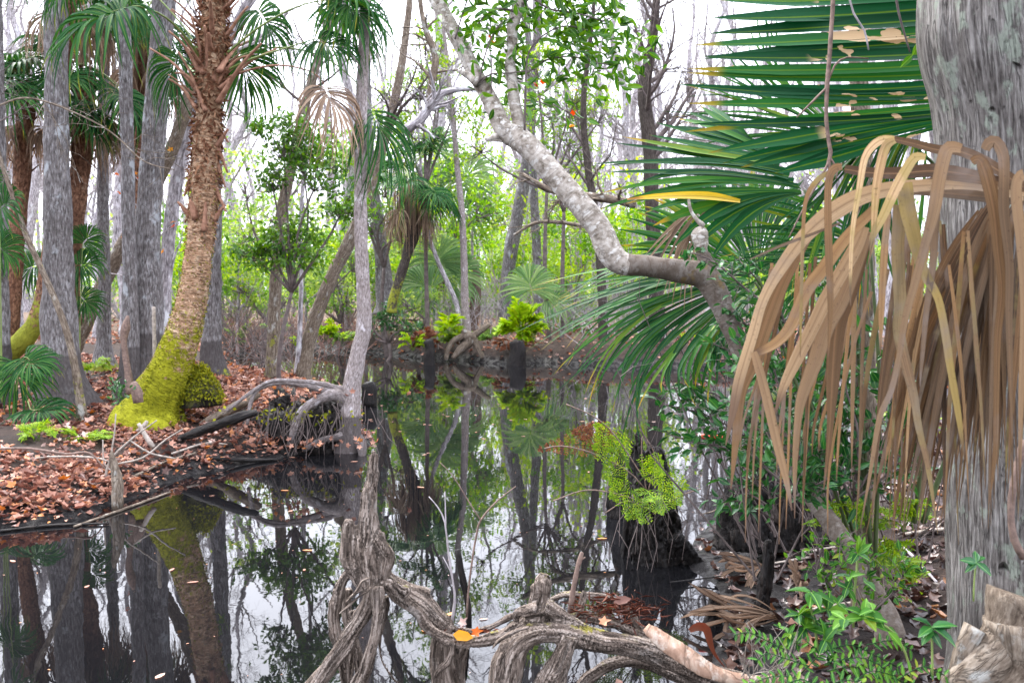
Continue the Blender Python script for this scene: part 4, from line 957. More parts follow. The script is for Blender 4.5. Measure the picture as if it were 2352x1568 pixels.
def mk_root(W, no):
    o = np.zeros(W.shape); z = W[:, 2]
    o[:, 0] = np.clip(no[:, 2] * .42 - .10, -.3, .35)
    o[:, 1] = np.clip(1.0 - z / .10, 0, 1) * .7
    o[:, 2] = -.02
    return o
DK = 3.62
def limb(mb, sp, d=DK, n=22, lump=.13, groove=.022, step=.016, gk=9, dw=1.0, flat=None, fl=None):
    pp, rr = spine(sp, d); return tube(mb, pp, rr * dw, n, step, lump, 2.2, groove, gk, flat=flat)
knee = thing("cypress_knee", "tall weathered cypress knee on splayed roots, growing on into the arching root at the front", "cypress knee", (P(850, 1600, DK)[0], P(850, 1600, DK)[1], 0))
def k_main(mb):
    limb(mb, [(858, 1034, 9), (859, 1044, 18), (857, 1062, 21), (857, 1090, 27), (853, 1112, 29), (848, 1132, 38), (846, 1160, 38), (845, 1190, 44), (846, 1225, 52), (850, 1262, 70), (856, 1300, 82), (858, 1335, 66), (862, 1375, 40)], n=30, lump=.09)
    limb(mb, [(802, 1190, 16), (802, 1202, 29), (800, 1228, 34), (800, 1256, 36), (806, 1288, 38), (822, 1318, 40), (838, 1342, 36)], lump=.14)
    limb(mb, [(868, 1235, 26), (882, 1262, 34), (893, 1284, 28), (887, 1308, 22), (880, 1330, 20)], DK - .05, lump=.22)
    limb(mb, [(866, 1210, 12), (874, 1226, 26), (876, 1246, 22)], DK - .05, lump=.2)
    limb(mb, [(838, 1296, 34), (812, 1302, 30), (786, 1332, 27), (774, 1372, 28), (768, 1415, 31), (773, 1456, 30), (783, 1492, 28), (792, 1540, 26), (800, 1620, 26)], DK + .02)
    limb(mb, [(858, 1350, 40), (844, 1392, 42), (822, 1432, 40), (802, 1464, 39), (778, 1498, 39), (756, 1528, 38), (728, 1567, 40), (690, 1622, 44)], DK - .06)
    limb(mb, [(866, 1345, 34), (868, 1378, 30), (866, 1408, 26), (860, 1450, 26), (850, 1490, 27), (838, 1530, 29), (822, 1572, 32), (800, 1640, 34)], DK - .10)
    limb(mb, [(874, 1380, 16), (876, 1410, 15), (868, 1455, 15), (858, 1500, 16), (846, 1545, 17), (830, 1600, 18)], DK - .07)
    limb(mb, [(812, 1400, 22), (812, 1450, 18), (806, 1510, 16), (796, 1560, 18), (785, 1630, 20)], DK + .08)
    limb(mb, [(800, 1350, 30), (796, 1400, 26), (806, 1440, 24), (822, 1500, 22), (836, 1600, 24)], DK + .14)
    limb(mb, [(880, 1370, 30), (884, 1400, 20), (872, 1470, 12), (880, 1520, 9), (905, 1560, 8), (940, 1585, 8)], DK + .06, n=10)
fused("knee", k_main, MT['root'], knee, .0055, .0055, mk_root)
mb = MB()   # split bark slabs on the face of the knee
for sp in ([(850, 1326, 10), (833, 1334, 16), (822, 1352, 17), (812, 1362, 8)], [(866, 1340, 6), (845, 1358, 9), (826, 1368, 12), (800, 1392, 16), (780, 1408, 8)], [(832, 1352, 12), (812, 1366, 20), (796, 1380, 12)]):
    pp, rr = spine(sp, DK - .14); tube(mb, pp, rr, 8, .015, .12, 2, .08, 3, flat=.35)
mb.build("bark_slab", MT['root'], knee)
def k_ridge(mb):
    limb(mb, [(872, 1335, 44), (898, 1345, 40), (914, 1368, 38), (935, 1388, 26), (962, 1411, 25), (983, 1438, 26), (1014, 1461, 29), (1050, 1471, 29), (1095, 1471, 30), (1144, 1461, 31), (1183, 1440, 34), (1225, 1420, 40)], DK - .03)
    limb(mb, [(870, 1300, 24), (892, 1317, 20), (934, 1345, 22), (968, 1357, 22), (986, 1364, 22)], DK + .07, lump=.14)
    limb(mb, [(984, 1370, 18), (1004, 1396, 22), (1025, 1421, 20), (1046, 1442, 16), (1092, 1449, 14), (1140, 1432, 14), (1182, 1412, 18)], DK + .06, lump=.14)
    limb(mb, [(890, 1335, 34), (922, 1362, 44), (965, 1392, 48), (1000, 1426, 46), (1032, 1452, 32)], DK + .05, flat=None)
    limb(mb, [(905, 1335, 10), (922, 1352, 16), (934, 1356, 18), (926, 1370, 10)], DK - .07, lump=.2)
    limb(mb, [(1018, 1458, 60), (1016, 1490, 66), (1020, 1530, 66), (1028, 1570, 72), (1030, 1650, 92)], DK + .05)
    limb(mb, [(1042, 1474, 16), (1037, 1500, 15), (1026, 1522, 17), (1006, 1542, 16), (998, 1570, 15), (996, 1620, 15)], DK - .05, n=12)
    limb(mb, [(1060, 1480, 40), (1052, 1520, 34), (1050, 1600, 40)], DK + .10)
fused("ridge_root", k_ridge, MT['root'], knee, .0058, .0055, mk_root)
def k_arch(mb):
    D = DK - .12
    limb(mb, [(1150, 1650, 74), (1158, 1570, 74), (1165, 1525, 76), (1182, 1486, 64), (1215, 1462, 52), (1265, 1452, 46), (1320, 1458, 50), (1380, 1472, 50), (1436, 1480, 48), (1500, 1498, 50), (1570, 1526, 56), (1640, 1556, 60), (1720, 1586, 66), (1800, 1606, 70)], D, n=30, lump=.08)
    limb(mb, [(1310, 1462, 46), (1298, 1492, 56), (1284, 1526, 60), (1262, 1570, 72), (1236, 1640, 84)], D - .03, n=24)
    limb(mb, [(1130, 1492, 8), (1140, 1476, 16), (1160, 1462, 20), (1185, 1448, 22), (1215, 1440, 18)], D - .06, flat=.5, lump=.18)
    limb(mb, [(1234, 1322, 20), (1243, 1330, 42), (1246, 1346, 50), (1246, 1362, 45), (1242, 1382, 46), (1238, 1400, 56), (1236, 1425, 66), (1250, 1450, 60)], D + .06, n=26, lump=.15)
    limb(mb, [(1236, 1396, 36), (1212, 1402, 30), (1194, 1404, 22), (1184, 1412, 16), (1186, 1430, 12)], D + .02, lump=.16)
    limb(mb, [(1250, 1392, 36), (1274, 1406, 32), (1298, 1418, 26), (1322, 1426, 20), (1350, 1440, 10)], D + .01, lump=.18)
    limb(mb, [(1262, 1380, 16), (1290, 1368, 18), (1330, 1366, 20), (1396, 1374, 20), (1428, 1386, 21), (1450, 1412, 19), (1470, 1442, 20), (1490, 1470, 26)], D + .26)
    limb(mb, [(1300, 1420, 30), (1350, 1418, 24), (1405, 1428, 26), (1450, 1448, 22), (1490, 1470, 24)], D + .14)
    limb(mb, [(1342, 1356, 9), (1341, 1366, 15), (1337, 1384, 20), (1331, 1406, 27), (1328, 1430, 30)], D + .16, lump=.16)
    limb(mb, [(1320, 1640, 40), (1340, 1572, 34), (1374, 1540, 31), (1426, 1520, 30), (1480, 1520, 32), (1530, 1540, 36), (1600, 1570, 40)], D + .16, n=14)
fused("arch_root", k_arch, MT['root'], knee, .0062, .006, mk_root)
mb = MB()
sp = [(1484, 1438, 17, DK - .24), (1500, 1452, 27, DK - .25), (1534, 1478, 35, DK - .26), (1578, 1506, 37, DK - .27), (1622, 1535, 33, DK - .27), (1664, 1551, 25, DK - .26), (1720, 1559, 19, DK - .25), (1808, 1562, 13, DK - .22)]
pp, rr = spine(sp, DK); rr = rr * 1.0
for i in range(1): ribbon(mb, pp, rr * 1.2, -.03, .012, .9, face=(.1, -1, .75))
barkm = bark("peeled_bark", (.13, .075, .05), (.26, .165, .115), (.38, .29, .22), 30, 9, .6, .006, ((.44, .39, .33), .54, 12), moss=(.30, .31, .05), patch=(.46, .22, .13))
V = mb.V[-1]; A_ = mb.A[-1]; V += rng.normal(0, .0007, V.shape); A_[:, :3] = V * 1.0; A_[:, 3] = np.interp(V[:, 0], [pp[2][0], pp[3][0], pp[4][0], pp[5][0]], [-.3, .12, .28, -.3]); A_[:, 5] = np.interp(V[:, 0], [pp[0][0], pp[2][0]], [.4, -.1])
o = mb.build("bark_strip", barkm, None, tuple(pp[0])); sm = o.modifiers.new("thick", 'SOLIDIFY'); sm.thickness = .006
tag(o, "long pale strip of peeled bark lying along the top of the arching root", "bark strip")
def strap(name, label, sp, d, mat, cat, rn=.5, face=(0, -1, .3), tw=0, fold=.3):
    pp, rr = spine(sp, d); mb = MB(); ribbon(mb, pp, rr, fold, .02, rn, tw, face); o = mb.build(name, mat, None, tuple(pp[0])); return tag(o, label, cat)
strap("curled_leaf", "curled red brown dead leaf standing up beside the strip of bark", [(1584, 1448, 10), (1604, 1437, 20), (1624, 1443, 24), (1634, 1476, 22), (1644, 1502, 16), (1664, 1530, 6)], DK - .1, MT['deadfern'], "leaf", .2, (-.6, -1, .2), 1.0)
stick("broken_stick", "upright broken stick with a pale bare tip, stuck in the knobby root", [(1309, 1412, 13), (1314, 1370, 13), (1322, 1325, 12), (1330, 1292, 11), (1337, 1268, 9)], MT['vine'], DK + .06, "stick", None, 9, .1, fork=[[(1333, 1286, 6), (1344, 1279, 3)]])
stick("dead_stick", "dark dead stick standing in the water behind the low root", [(1066, 1560, 13), (1074, 1470, 14), (1077, 1420, 14), (1071, 1366, 14), (1058, 1306, 16), (1051, 1262, 13)], MT['wet'], DK + .28, "stem", None, 9, .12)
stick("bare_seedling", "thin forked bare seedling with two long twigs, right of the dark dead stick", [(1072, 1420, 6), (1075, 1366, 5), (1084, 1290, 5), (1095, 1225, 5), (1104, 1194, 5), (1140, 1152, 4), (1185, 1116, 2)], MT['vine'], DK + .24, "seedling", None, 5, 0, fork=[[(1104, 1194, 4), (1085, 1165, 3), (1066, 1134, 3), (1040, 1092, 2), (1011, 1062, 2)]])
stick("bare_seedling", "thin grey twin stemmed seedling, left of the dark dead stick", [(1036, 1440, 9), (1045, 1380, 7), (1041, 1340, 5), (1030, 1270, 5), (1022, 1200, 4), (1006, 1165, 3), (985, 1140, 2)], MT['twig'], DK + .26, "seedling", None, 5, 0, fork=[[(1024, 1215, 4), (1023, 1170, 3), (1022, 1128, 2)], [(1041, 1340, 4), (1034, 1310, 3), (1017, 1278, 2)]])
# litter caught in the roots
mb = MB(); n = 420; c = P(1405, 1400, DK + .04); q = c + rng.normal(0, 1, (n, 3)) * np.array([.075, .05, .018]); leaves(mb, q, rdir(n, 0, .3), rdir(n, .8), .06 * rng.uniform(.5, 1.2, n), .0014, 'dia')
q = P(1120, 1452, DK) + rng.normal(0, 1, (90, 3)) * np.array([.08, .02, .006]); leaves(mb, q, rdir(90, 0, .2), rdir(90, .8), .05, .002, 'dia')
tag(mb.build("pine_straw", MT['straw']), "red brown needles gathered in the hollow of the knobby root", "needles", None, "stuff")
def dead_leaf(label, px, py, d, L, rn, mat='litter', nrm_=(0, -.5, 1), dr=(1, .2, .1), kind='lit'):
    mb = MB(); p = P(px, py, d); leaves(mb, [p], [dr], [nrm_], L, L * .6, kind, [rn]); return tag(mb.build("fallen_leaf", MT[mat], None, tuple(p)), label, "leaf")
dead_leaf("pale leaf lying on the low root beside an orange one", 1050, 1440, DK - .02, .055, 1.0, nrm_=(.2, -.8, .5), dr=(.6, 0, .6))
dead_leaf("orange leaf lying on the low root left of the knobby one", 1040, 1456, DK - .06, .075, .93, 'autumn', (0, -.9, .5), (1, 0, -.15), 'ova')
dead_leaf("brown leaf curled against the dark dead stick on the low root", 1074, 1452, DK - .04, .06, .45, 'autumn', (0, -.8, .6), (1, 0, .1))
dead_leaf("greyish lobed leaf on top of the arching root", 1366, 1428, DK - .16, .06, 1.0, nrm_=(0, -.8, .7), dr=(1, 0, .1))
dead_leaf("glossy dark red leaf on the needles behind the knobby root", 1410, 1382, DK + .02, .065, .2, nrm_=(.2, -.7, .7), dr=(1, 0, .25), kind='ova')
dead_leaf("tawny leaf afloat under the arching root", 1416, 1556, DK + .05, .085, .96, nrm_=(.5, -.8, .5), dr=(.2, .1, -1), kind='ova')

def m_main(mb):
    for x, y, w, dd in ((640, 985, 110, 9.75), (690, 970, 130, 9.7), (745, 975, 120, 9.65), (600, 975, 70, 9.8), (715, 935, 110, 9.9), (665, 925, 90, 9.95), (775, 960, 80, 9.7), (790, 1000, 60, 9.6), (660, 1010, 60, 9.5), (730, 1015, 60, 9.45)):
        c = P(x, y, dd); s_ = w * .5 * dd / F0; tube(mb, [c + np.array([rng.normal(0, .05), 0, -.45]), c + np.array([0, 0, -.05]), c + np.array([rng.normal(0, .04), 0, s_ * .45]), c + np.array([0, 0, s_ * .75])], [s_ * 1.1, s_, s_ * .75, s_ * .25], 20, .03, .22, 4)
fused("peat", m_main, MT['wet'], MOUND_T, .022, .030, lambda W, no: np.stack([np.clip(no[:, 2] * .5 - .22, -.3, .22), 0 * W[:, 0], -.3 + 0 * W[:, 0]], -1), 3)

# ------------------------------------------------------------------ the leaning smooth barked tree (right)
DH = 4.4
sph = [(2040, 1440, 64, 4.0), (2015, 1380, 52, 4.05), (1957, 1272, 46, 4.15), (1880, 1160, 44, 4.25), (1815, 1054, 44, 4.3), (1765, 950, 46, 4.35), (1722, 850, 46, 4.4), (1692, 780, 47, 4.4), (1667, 722, 50, 4.4), (1644, 672, 56, 4.4), (1616, 634, 60, 4.4), (1560, 622, 53, 4.38), (1490, 611, 50, 4.36), (1432, 606, 56, 4.35), (1402, 580, 60, 4.35), (1376, 526, 56, 4.35), (1340, 480, 55, 4.35), (1283, 413, 54, 4.37), (1228, 350, 52, 4.38), (1190, 318, 54, 4.4), (1158, 298, 46, 4.4), (1132, 244, 39, 4.42), (1112, 205, 37, 4.43), (1092, 170, 37, 4.45), (1062, 112, 34, 4.47), (1035, 62, 33, 4.48), (1004, 0, 31, 4.5), (975, -60, 28, 4.5), (930, -160, 24, 4.55)]
hero = thing("leaning_tree", "leaning tree with smooth pale bark and a sharp elbow before the palm fans", "tree", P(2040, 1440, 4.0))
def mkh(V):
    o = np.zeros(V.shape); z = V[..., 2]; e = np.exp(-((z - P(1560, 622, 4.38)[2]) / .16) ** 2) * (V[..., 0] > P(1440, 0, 4.36)[0])
    o[..., 0] = -.12 - .2 * (z > 2); o[..., 1] = e * .72 + .58 * np.clip((1.62 - z) / .25, 0, 1); o[..., 2] = -.08 + .20 * e + .24 * ((z < 1.75) & (z > 1.0))
    return o
mb = MB(); pp, rr = spine(sph, DH); pp, rr = sink(pp, rr, .2, 1.3); ph, rh = tube(mb, pp, rr, 30, .014, .045, 3, .012, 8, mkh)
mb.build("trunk", MT['hero'], hero)
def hb(sp, name="branch", n=16, lump=.07):
    mb = MB(); pp, rr = spine(sp, DH); o = tube(mb, pp, rr, n, .015, lump, 3, .012, 7, mkh); mb.build(name, MT['hero'], hero); return o
b2 = hb([(1196, 322, 44), (1194, 296, 32), (1188, 262, 28), (1181, 228, 27), (1176, 190, 26), (1172, 155, 25), (1176, 110, 25), (1178, 60, 26), (1187, 25, 27), (1198, -10, 24), (1215, -80, 22), (1225, -180, 18)], n=20)
b3 = hb([(1102, 188, 22), (1084, 152, 17), (1062, 110, 15), (1045, 85, 14), (1015, 45, 13), (992, 5, 12), (965, -60, 10)])
hb([(1205, 330, 24), (1185, 328, 14), (1160, 324, 9), (1135, 322, 7), (1118, 323, 5)], "broken_stub")
hb([(1160, 300, 30), (1144, 312, 20), (1128, 318, 12), (1114, 320, 7)], "broken_stub")
hb([(1100, 190, 28), (1082, 178, 20), (1066, 170, 12), (1052, 162, 7)], "broken_stub")
hb([(1626, 632, 44), (1618, 590, 36), (1612, 560, 36), (1609, 535, 38), (1607, 522, 20)], "broken_stub", lump=.14)
hb([(1616, 520, 14), (1602, 506, 10), (1590, 490, 8), (1584, 474, 8), (1582, 458, 6)], "twig", 8)
hb([(1185, 145, 12), (1172, 128, 7), (1160, 112, 4)], "broken_stub", 8)
mb = MB()
for sp in ([(1100, 190, 5), (1108, 150, 4), (1125, 95, 4), (1150, 55, 4), (1180, 40, 4)], [(1105, 190, 4), (1128, 170, 3), (1128, 215, 3)], [(1205, 300, 6), (1206, 240, 6), (1208, 180, 6), (1215, 120, 4), (1250, 80, 4), (1300, 60, 3), (1350, 70, 3)],
           [(1208, 170, 4), (1250, 140, 4), (1310, 130, 4), (1370, 145, 3), (1420, 150, 2)], [(1100, 185, 4), (1130, 170, 4), (1170, 168, 3), (1230, 160, 3)], [(1045, 90, 5), (1060, 40, 4), (1080, -20, 4)], [(1200, 10, 8), (1250, -30, 6), (1330, -40, 5), (1400, -10, 4)],
           [(1205, -20, 7), (1260, 20, 5), (1320, 30, 4), (1390, 50, 3)], [(1190, 30, 6), (1150, 20, 5), (1110, 40, 4), (1080, 90, 3)], [(1206, 230, 4), (1240, 235, 3), (1270, 245, 2)], [(1207, 260, 4), (1240, 290, 3)]):
    pp, rr = spine(sp, DH - .03); tube(mb, pp, rr, 6, .04)
mb.build("twigs", MT['twigd'], hero)
mb = MB()
def spray(mb, sp, d, per, L, W, spread=.05, kind='ell', jd=.15, end=True, zb=-.1):
    pp, _ = spine([(x, y, 1) for x, y in sp], d); pp, _ = catmull(pp, np.zeros(len(pp)), .03); n = per
    i = rng.integers(0, len(pp), n); T = nrm(np.gradient(pp, axis=0))[i]
    p = pp[i] + rng.normal(0, spread, (n, 3)) * np.array([1, jd / .15, 1])
    dr = nrm(T * .8 + rdir(n, zb)); leaves(mb, p, dr, rdir(n, .9), L * rng.uniform(.6, 1.2, n), W * rng.uniform(.8, 1.15, n), kind)
for sp, n in (([(1210, 60), (1300, 60), (1360, 75)], 60), ([(1215, 160), (1310, 130), (1420, 150), (1445, 130)], 75), ([(1260, 20), (1330, 30), (1400, 60)], 70), ([(1060, 30), (1100, 10), (1160, 15)], 50), ([(1110, 90), (1140, 60), (1180, 40)], 40), ([(1115, 170), (1160, 170), (1240, 160)], 40), ([(1240, -30), (1330, -40), (1420, -20)], 90), ([(1050, -40), (1100, -80), (1180, -90)], 90), ([(1070, 110), (1090, 90), (1120, 100)], 16), ([(1220, 240), (1260, 230), (1300, 250)], 14), ([(1390, 100), (1430, 110), (1470, 130)], 30), ([(1290, 200), (1340, 170), (1380, 180)], 14), ([(1100, 250), (1125, 225)], 8)):
    spray(mb, sp, DH, int(n * 1.9), .064, .022, .06)
q = P(1200, -150, DH); blob(mb, q, (.5, .4, .25), 260, .06, .022, 10, .25, 'ell')
mb.build("foliage", MT['leafA'], hero)
mb = MB(); 
for x, y in ((1125, 88), (1148, 110), (1140, 140), (1245, 180), (1235, 200), (1300, 290), (1310, 265), (1330, 205)): leaves(mb, [P(x, y, DH + .05)], rdir(1), rdir(1), .05, .035, 'lit', [rng.uniform(0, 1)])
mb.build("red_leaf", MT['autumn'], hero)["kind"] = "stuff"

MT['stalkd'] = plain('dark_palm_stalk', (.03, .05, .015), (.07, .09, .03), 9, .5, .3, .1)
# ------------------------------------------------------------------ near fan palm (right), one plant, each leaf a part
fan = thing("fan_palm", "green fan palm with big pleated leaves, growing behind the grey trunk on the right", "palm", G(1960, 1330, .3))
def leaf_guides(label, base, mid, tip, N, mat, stalk=None, **kw):
    mb = MB(); fan_core(mb, crv(base), crv(mid), crv(tip), N, **kw)
    b = mb.build("fan_leaf", mat, fan)
    if label: b["label"] = label
    if stalk:
        pp, rr = spine(stalk, 4.3); mb = MB(); tube(mb, pp, rr * .55, 8, .04, flat=.6); mb.build("stalk", MT['stalkd'], b)
    return b
leaf_guides("broad leaf with straw coloured chewed patches",
    [(2230, -70, 3.86), (2240, 40, 3.84), (2262, 130, 3.82), (2262, 215, 3.82), (2225, 262, 3.82), (2190, 280, 3.84)],
    [(1960, -50, 3.9), (1960, 62, 3.84), (1950, 150, 3.8), (1950, 228, 3.8), (1965, 290, 3.8), (2010, 345, 3.82)],
    [(1640, -60, 4.0), (1650, 40, 3.9), (1610, 72, 3.85), (1600, 118, 3.8), (1570, 160, 3.8), (1560, 205, 3.78), (1580, 262, 3.78), (1590, 305, 3.78), (1680, 372, 3.78), (1790, 420, 3.8)], 18, MT['fanleaf'], [(2225, 240, 26), (2290, 380, 26), (2290, 700, 30), (2120, 1200, 34)], k=15, sj=.70, fold=.26, jit=.016, wmul=1.1, taper=.7)
leaf_guides("leaf with a yellowing segment seen from its folded spine",
    [(1718, 312, 4.6), (1755, 345, 4.56), (1795, 382, 4.5), (1846, 432, 4.46), (1850, 440, 4.46), (1846, 446, 4.46)],
    [(1668, 262, 4.72), (1640, 306, 4.66), (1610, 352, 4.58), (1600, 402, 4.5), (1640, 452, 4.46), (1740, 500, 4.44)],
    [(1640, 225, 4.85), (1590, 242, 4.8), (1545, 272, 4.75), (1470, 292, 4.7), (1400, 318, 4.6), (1378, 360, 4.55), (1380, 410, 4.5), (1400, 456, 4.45), (1452, 512, 4.42), (1560, 560, 4.4), (1640, 610, 4.4)], 21, MT['fanleaf2'], [(1848, 436, 20), (1900, 560, 22), (1950, 800, 26), (2000, 1250, 30)], k=12, sj=.55, fold=.18, jit=.03, droop=.03, wmul=1.1, taper=.75)
leaf_guides("low leaf spreading its narrow blades over the water",
    [(1748, 620, 4.9), (1728, 632, 4.86), (1718, 648, 4.8), (1722, 662, 4.78), (1738, 668, 4.76)],
    [(1500, 592, 4.95), (1470, 640, 4.85), (1458, 690, 4.75), (1470, 745, 4.7), (1520, 795, 4.65), (1600, 810, 4.6), (1680, 770, 4.6)],
    [(1300, 640, 5.1), (1262, 668, 5.0), (1255, 720, 4.9), (1262, 790, 4.8), (1300, 835, 4.75), (1350, 880, 4.7), (1420, 925, 4.65), (1480, 935, 4.6), (1560, 900, 4.55), (1620, 880, 4.55), (1680, 850, 4.55)], 60, MT['fanleaf2'], [(1735, 648, 20), (1800, 760, 22), (1870, 950, 24), (1980, 1280, 28)], k=12, sj=.45, fold=.2, jit=.05, droop=.05, wmul=1.35, taper=.7)
leaf_guides("pale pleated leaf standing behind the cut stub",
    [(1738, 640, 5.2), (1736, 634, 5.2), (1742, 630, 5.2), (1752, 636, 5.2)],
    [(1560, 590, 5.3), (1580, 530, 5.3), (1650, 480, 5.3), (1740, 470, 5.3), (1810, 510, 5.3), (1850, 580, 5.3)],
    [(1430, 585, 5.4), (1430, 520, 5.4), (1470, 470, 5.4), (1560, 410, 5.4), (1660, 390, 5.4), (1760, 390, 5.4), (1860, 430, 5.4), (1930, 500, 5.4), (1960, 590, 5.4)], 36, MT['fanleaf2'], [(1742, 636, 20), (1800, 800, 22), (1960, 1250, 26)], k=10, sj=.6, fold=.4, jit=.02)
leaf_guides("thin bladed leaf up behind the broad chewed one",
    [(1930, 300, 5.0), (1925, 310, 5.0), (1920, 325, 5.0)],
    [(1800, 130, 5.1), (1750, 200, 5.05), (1740, 270, 5.0), (1760, 330, 5.0)],
    [(1830, -20, 5.2), (1720, 30, 5.2), (1650, 120, 5.15), (1590, 190, 5.1), (1560, 250, 5.1), (1550, 320, 5.0), (1600, 380, 5.0)], 26, MT['fanleaf2'], [(1925, 310, 18), (1950, 500, 22), (2000, 1250, 26)], k=11, sj=.4, fold=.3, jit=.05)
leaf_guides("dark leaf hanging its blades behind the dead frond",
    [(1960, 360, 4.1), (2010, 330, 4.08), (2080, 310, 4.06), (2130, 320, 4.04)],
    [(1850, 460, 4.1), (1900, 490, 4.06), (1970, 500, 4.04), (2050, 500, 4.0), (2120, 480, 4.0)],
    [(1740, 560, 4.15), (1800, 660, 4.1), (1860, 720, 4.05), (1930, 740, 4.0), (2010, 740, 3.98), (2090, 720, 3.95), (2160, 660, 3.95)], 30, MT['fanleaf2'], [(2080, 310, 22), (2180, 500, 24), (2100, 1200, 30)], k=11, sj=.42, fold=.3, jit=.06)
leaf_guides("dark leaf showing under the folded one",
    [(1990, 560, 4.7), (2000, 580, 4.7), (2000, 600, 4.7)],
    [(1860, 470, 4.8), (1820, 540, 4.8), (1800, 610, 4.75), (1830, 690, 4.7)],
    [(1700, 400, 4.9), (1660, 480, 4.9), (1640, 560, 4.85), (1640, 650, 4.8), (1680, 740, 4.75), (1780, 820, 4.7)], 30, MT['fanleaf2'], [(2000, 580, 20), (2020, 900, 24), (2010, 1280, 28)], k=11, sj=.5, fold=.3, jit=.05)
leaf_guides("small withered brown leaf hanging behind the elbow of the tree",
    [(1640, 462, 4.75), (1640, 470, 4.74), (1638, 480, 4.72), (1630, 490, 4.72)],
    [(1560, 500, 4.74), (1570, 525, 4.70), (1588, 550, 4.68), (1602, 560, 4.66)],
    [(1478, 570, 4.72), (1500, 660, 4.66), (1545, 700, 4.62), (1575, 720, 4.62), (1605, 700, 4.62)], 11, MT['deadfan'], None, k=12, sj=.5, fold=.3, jit=.03)
yl = MB(); pp, rr = spine([(1700, 462, 9, 4.44), (1640, 452, 19, 4.43), (1580, 449, 18, 4.42), (1500, 452, 12, 4.42), (1440, 458, 4, 4.4)], 4.4); ribbon(yl, pp, rr, .3, .03, .9, face=(0, -1, .3))
ym = palmmat("yellow_palm_blade", [(0, (.42, .24, .015)), (1, (.60, .40, .02))], (.3, .2, .02), (.2, .08, .01), .25)
yb = yl.build("yellow_blade", ym, fan)

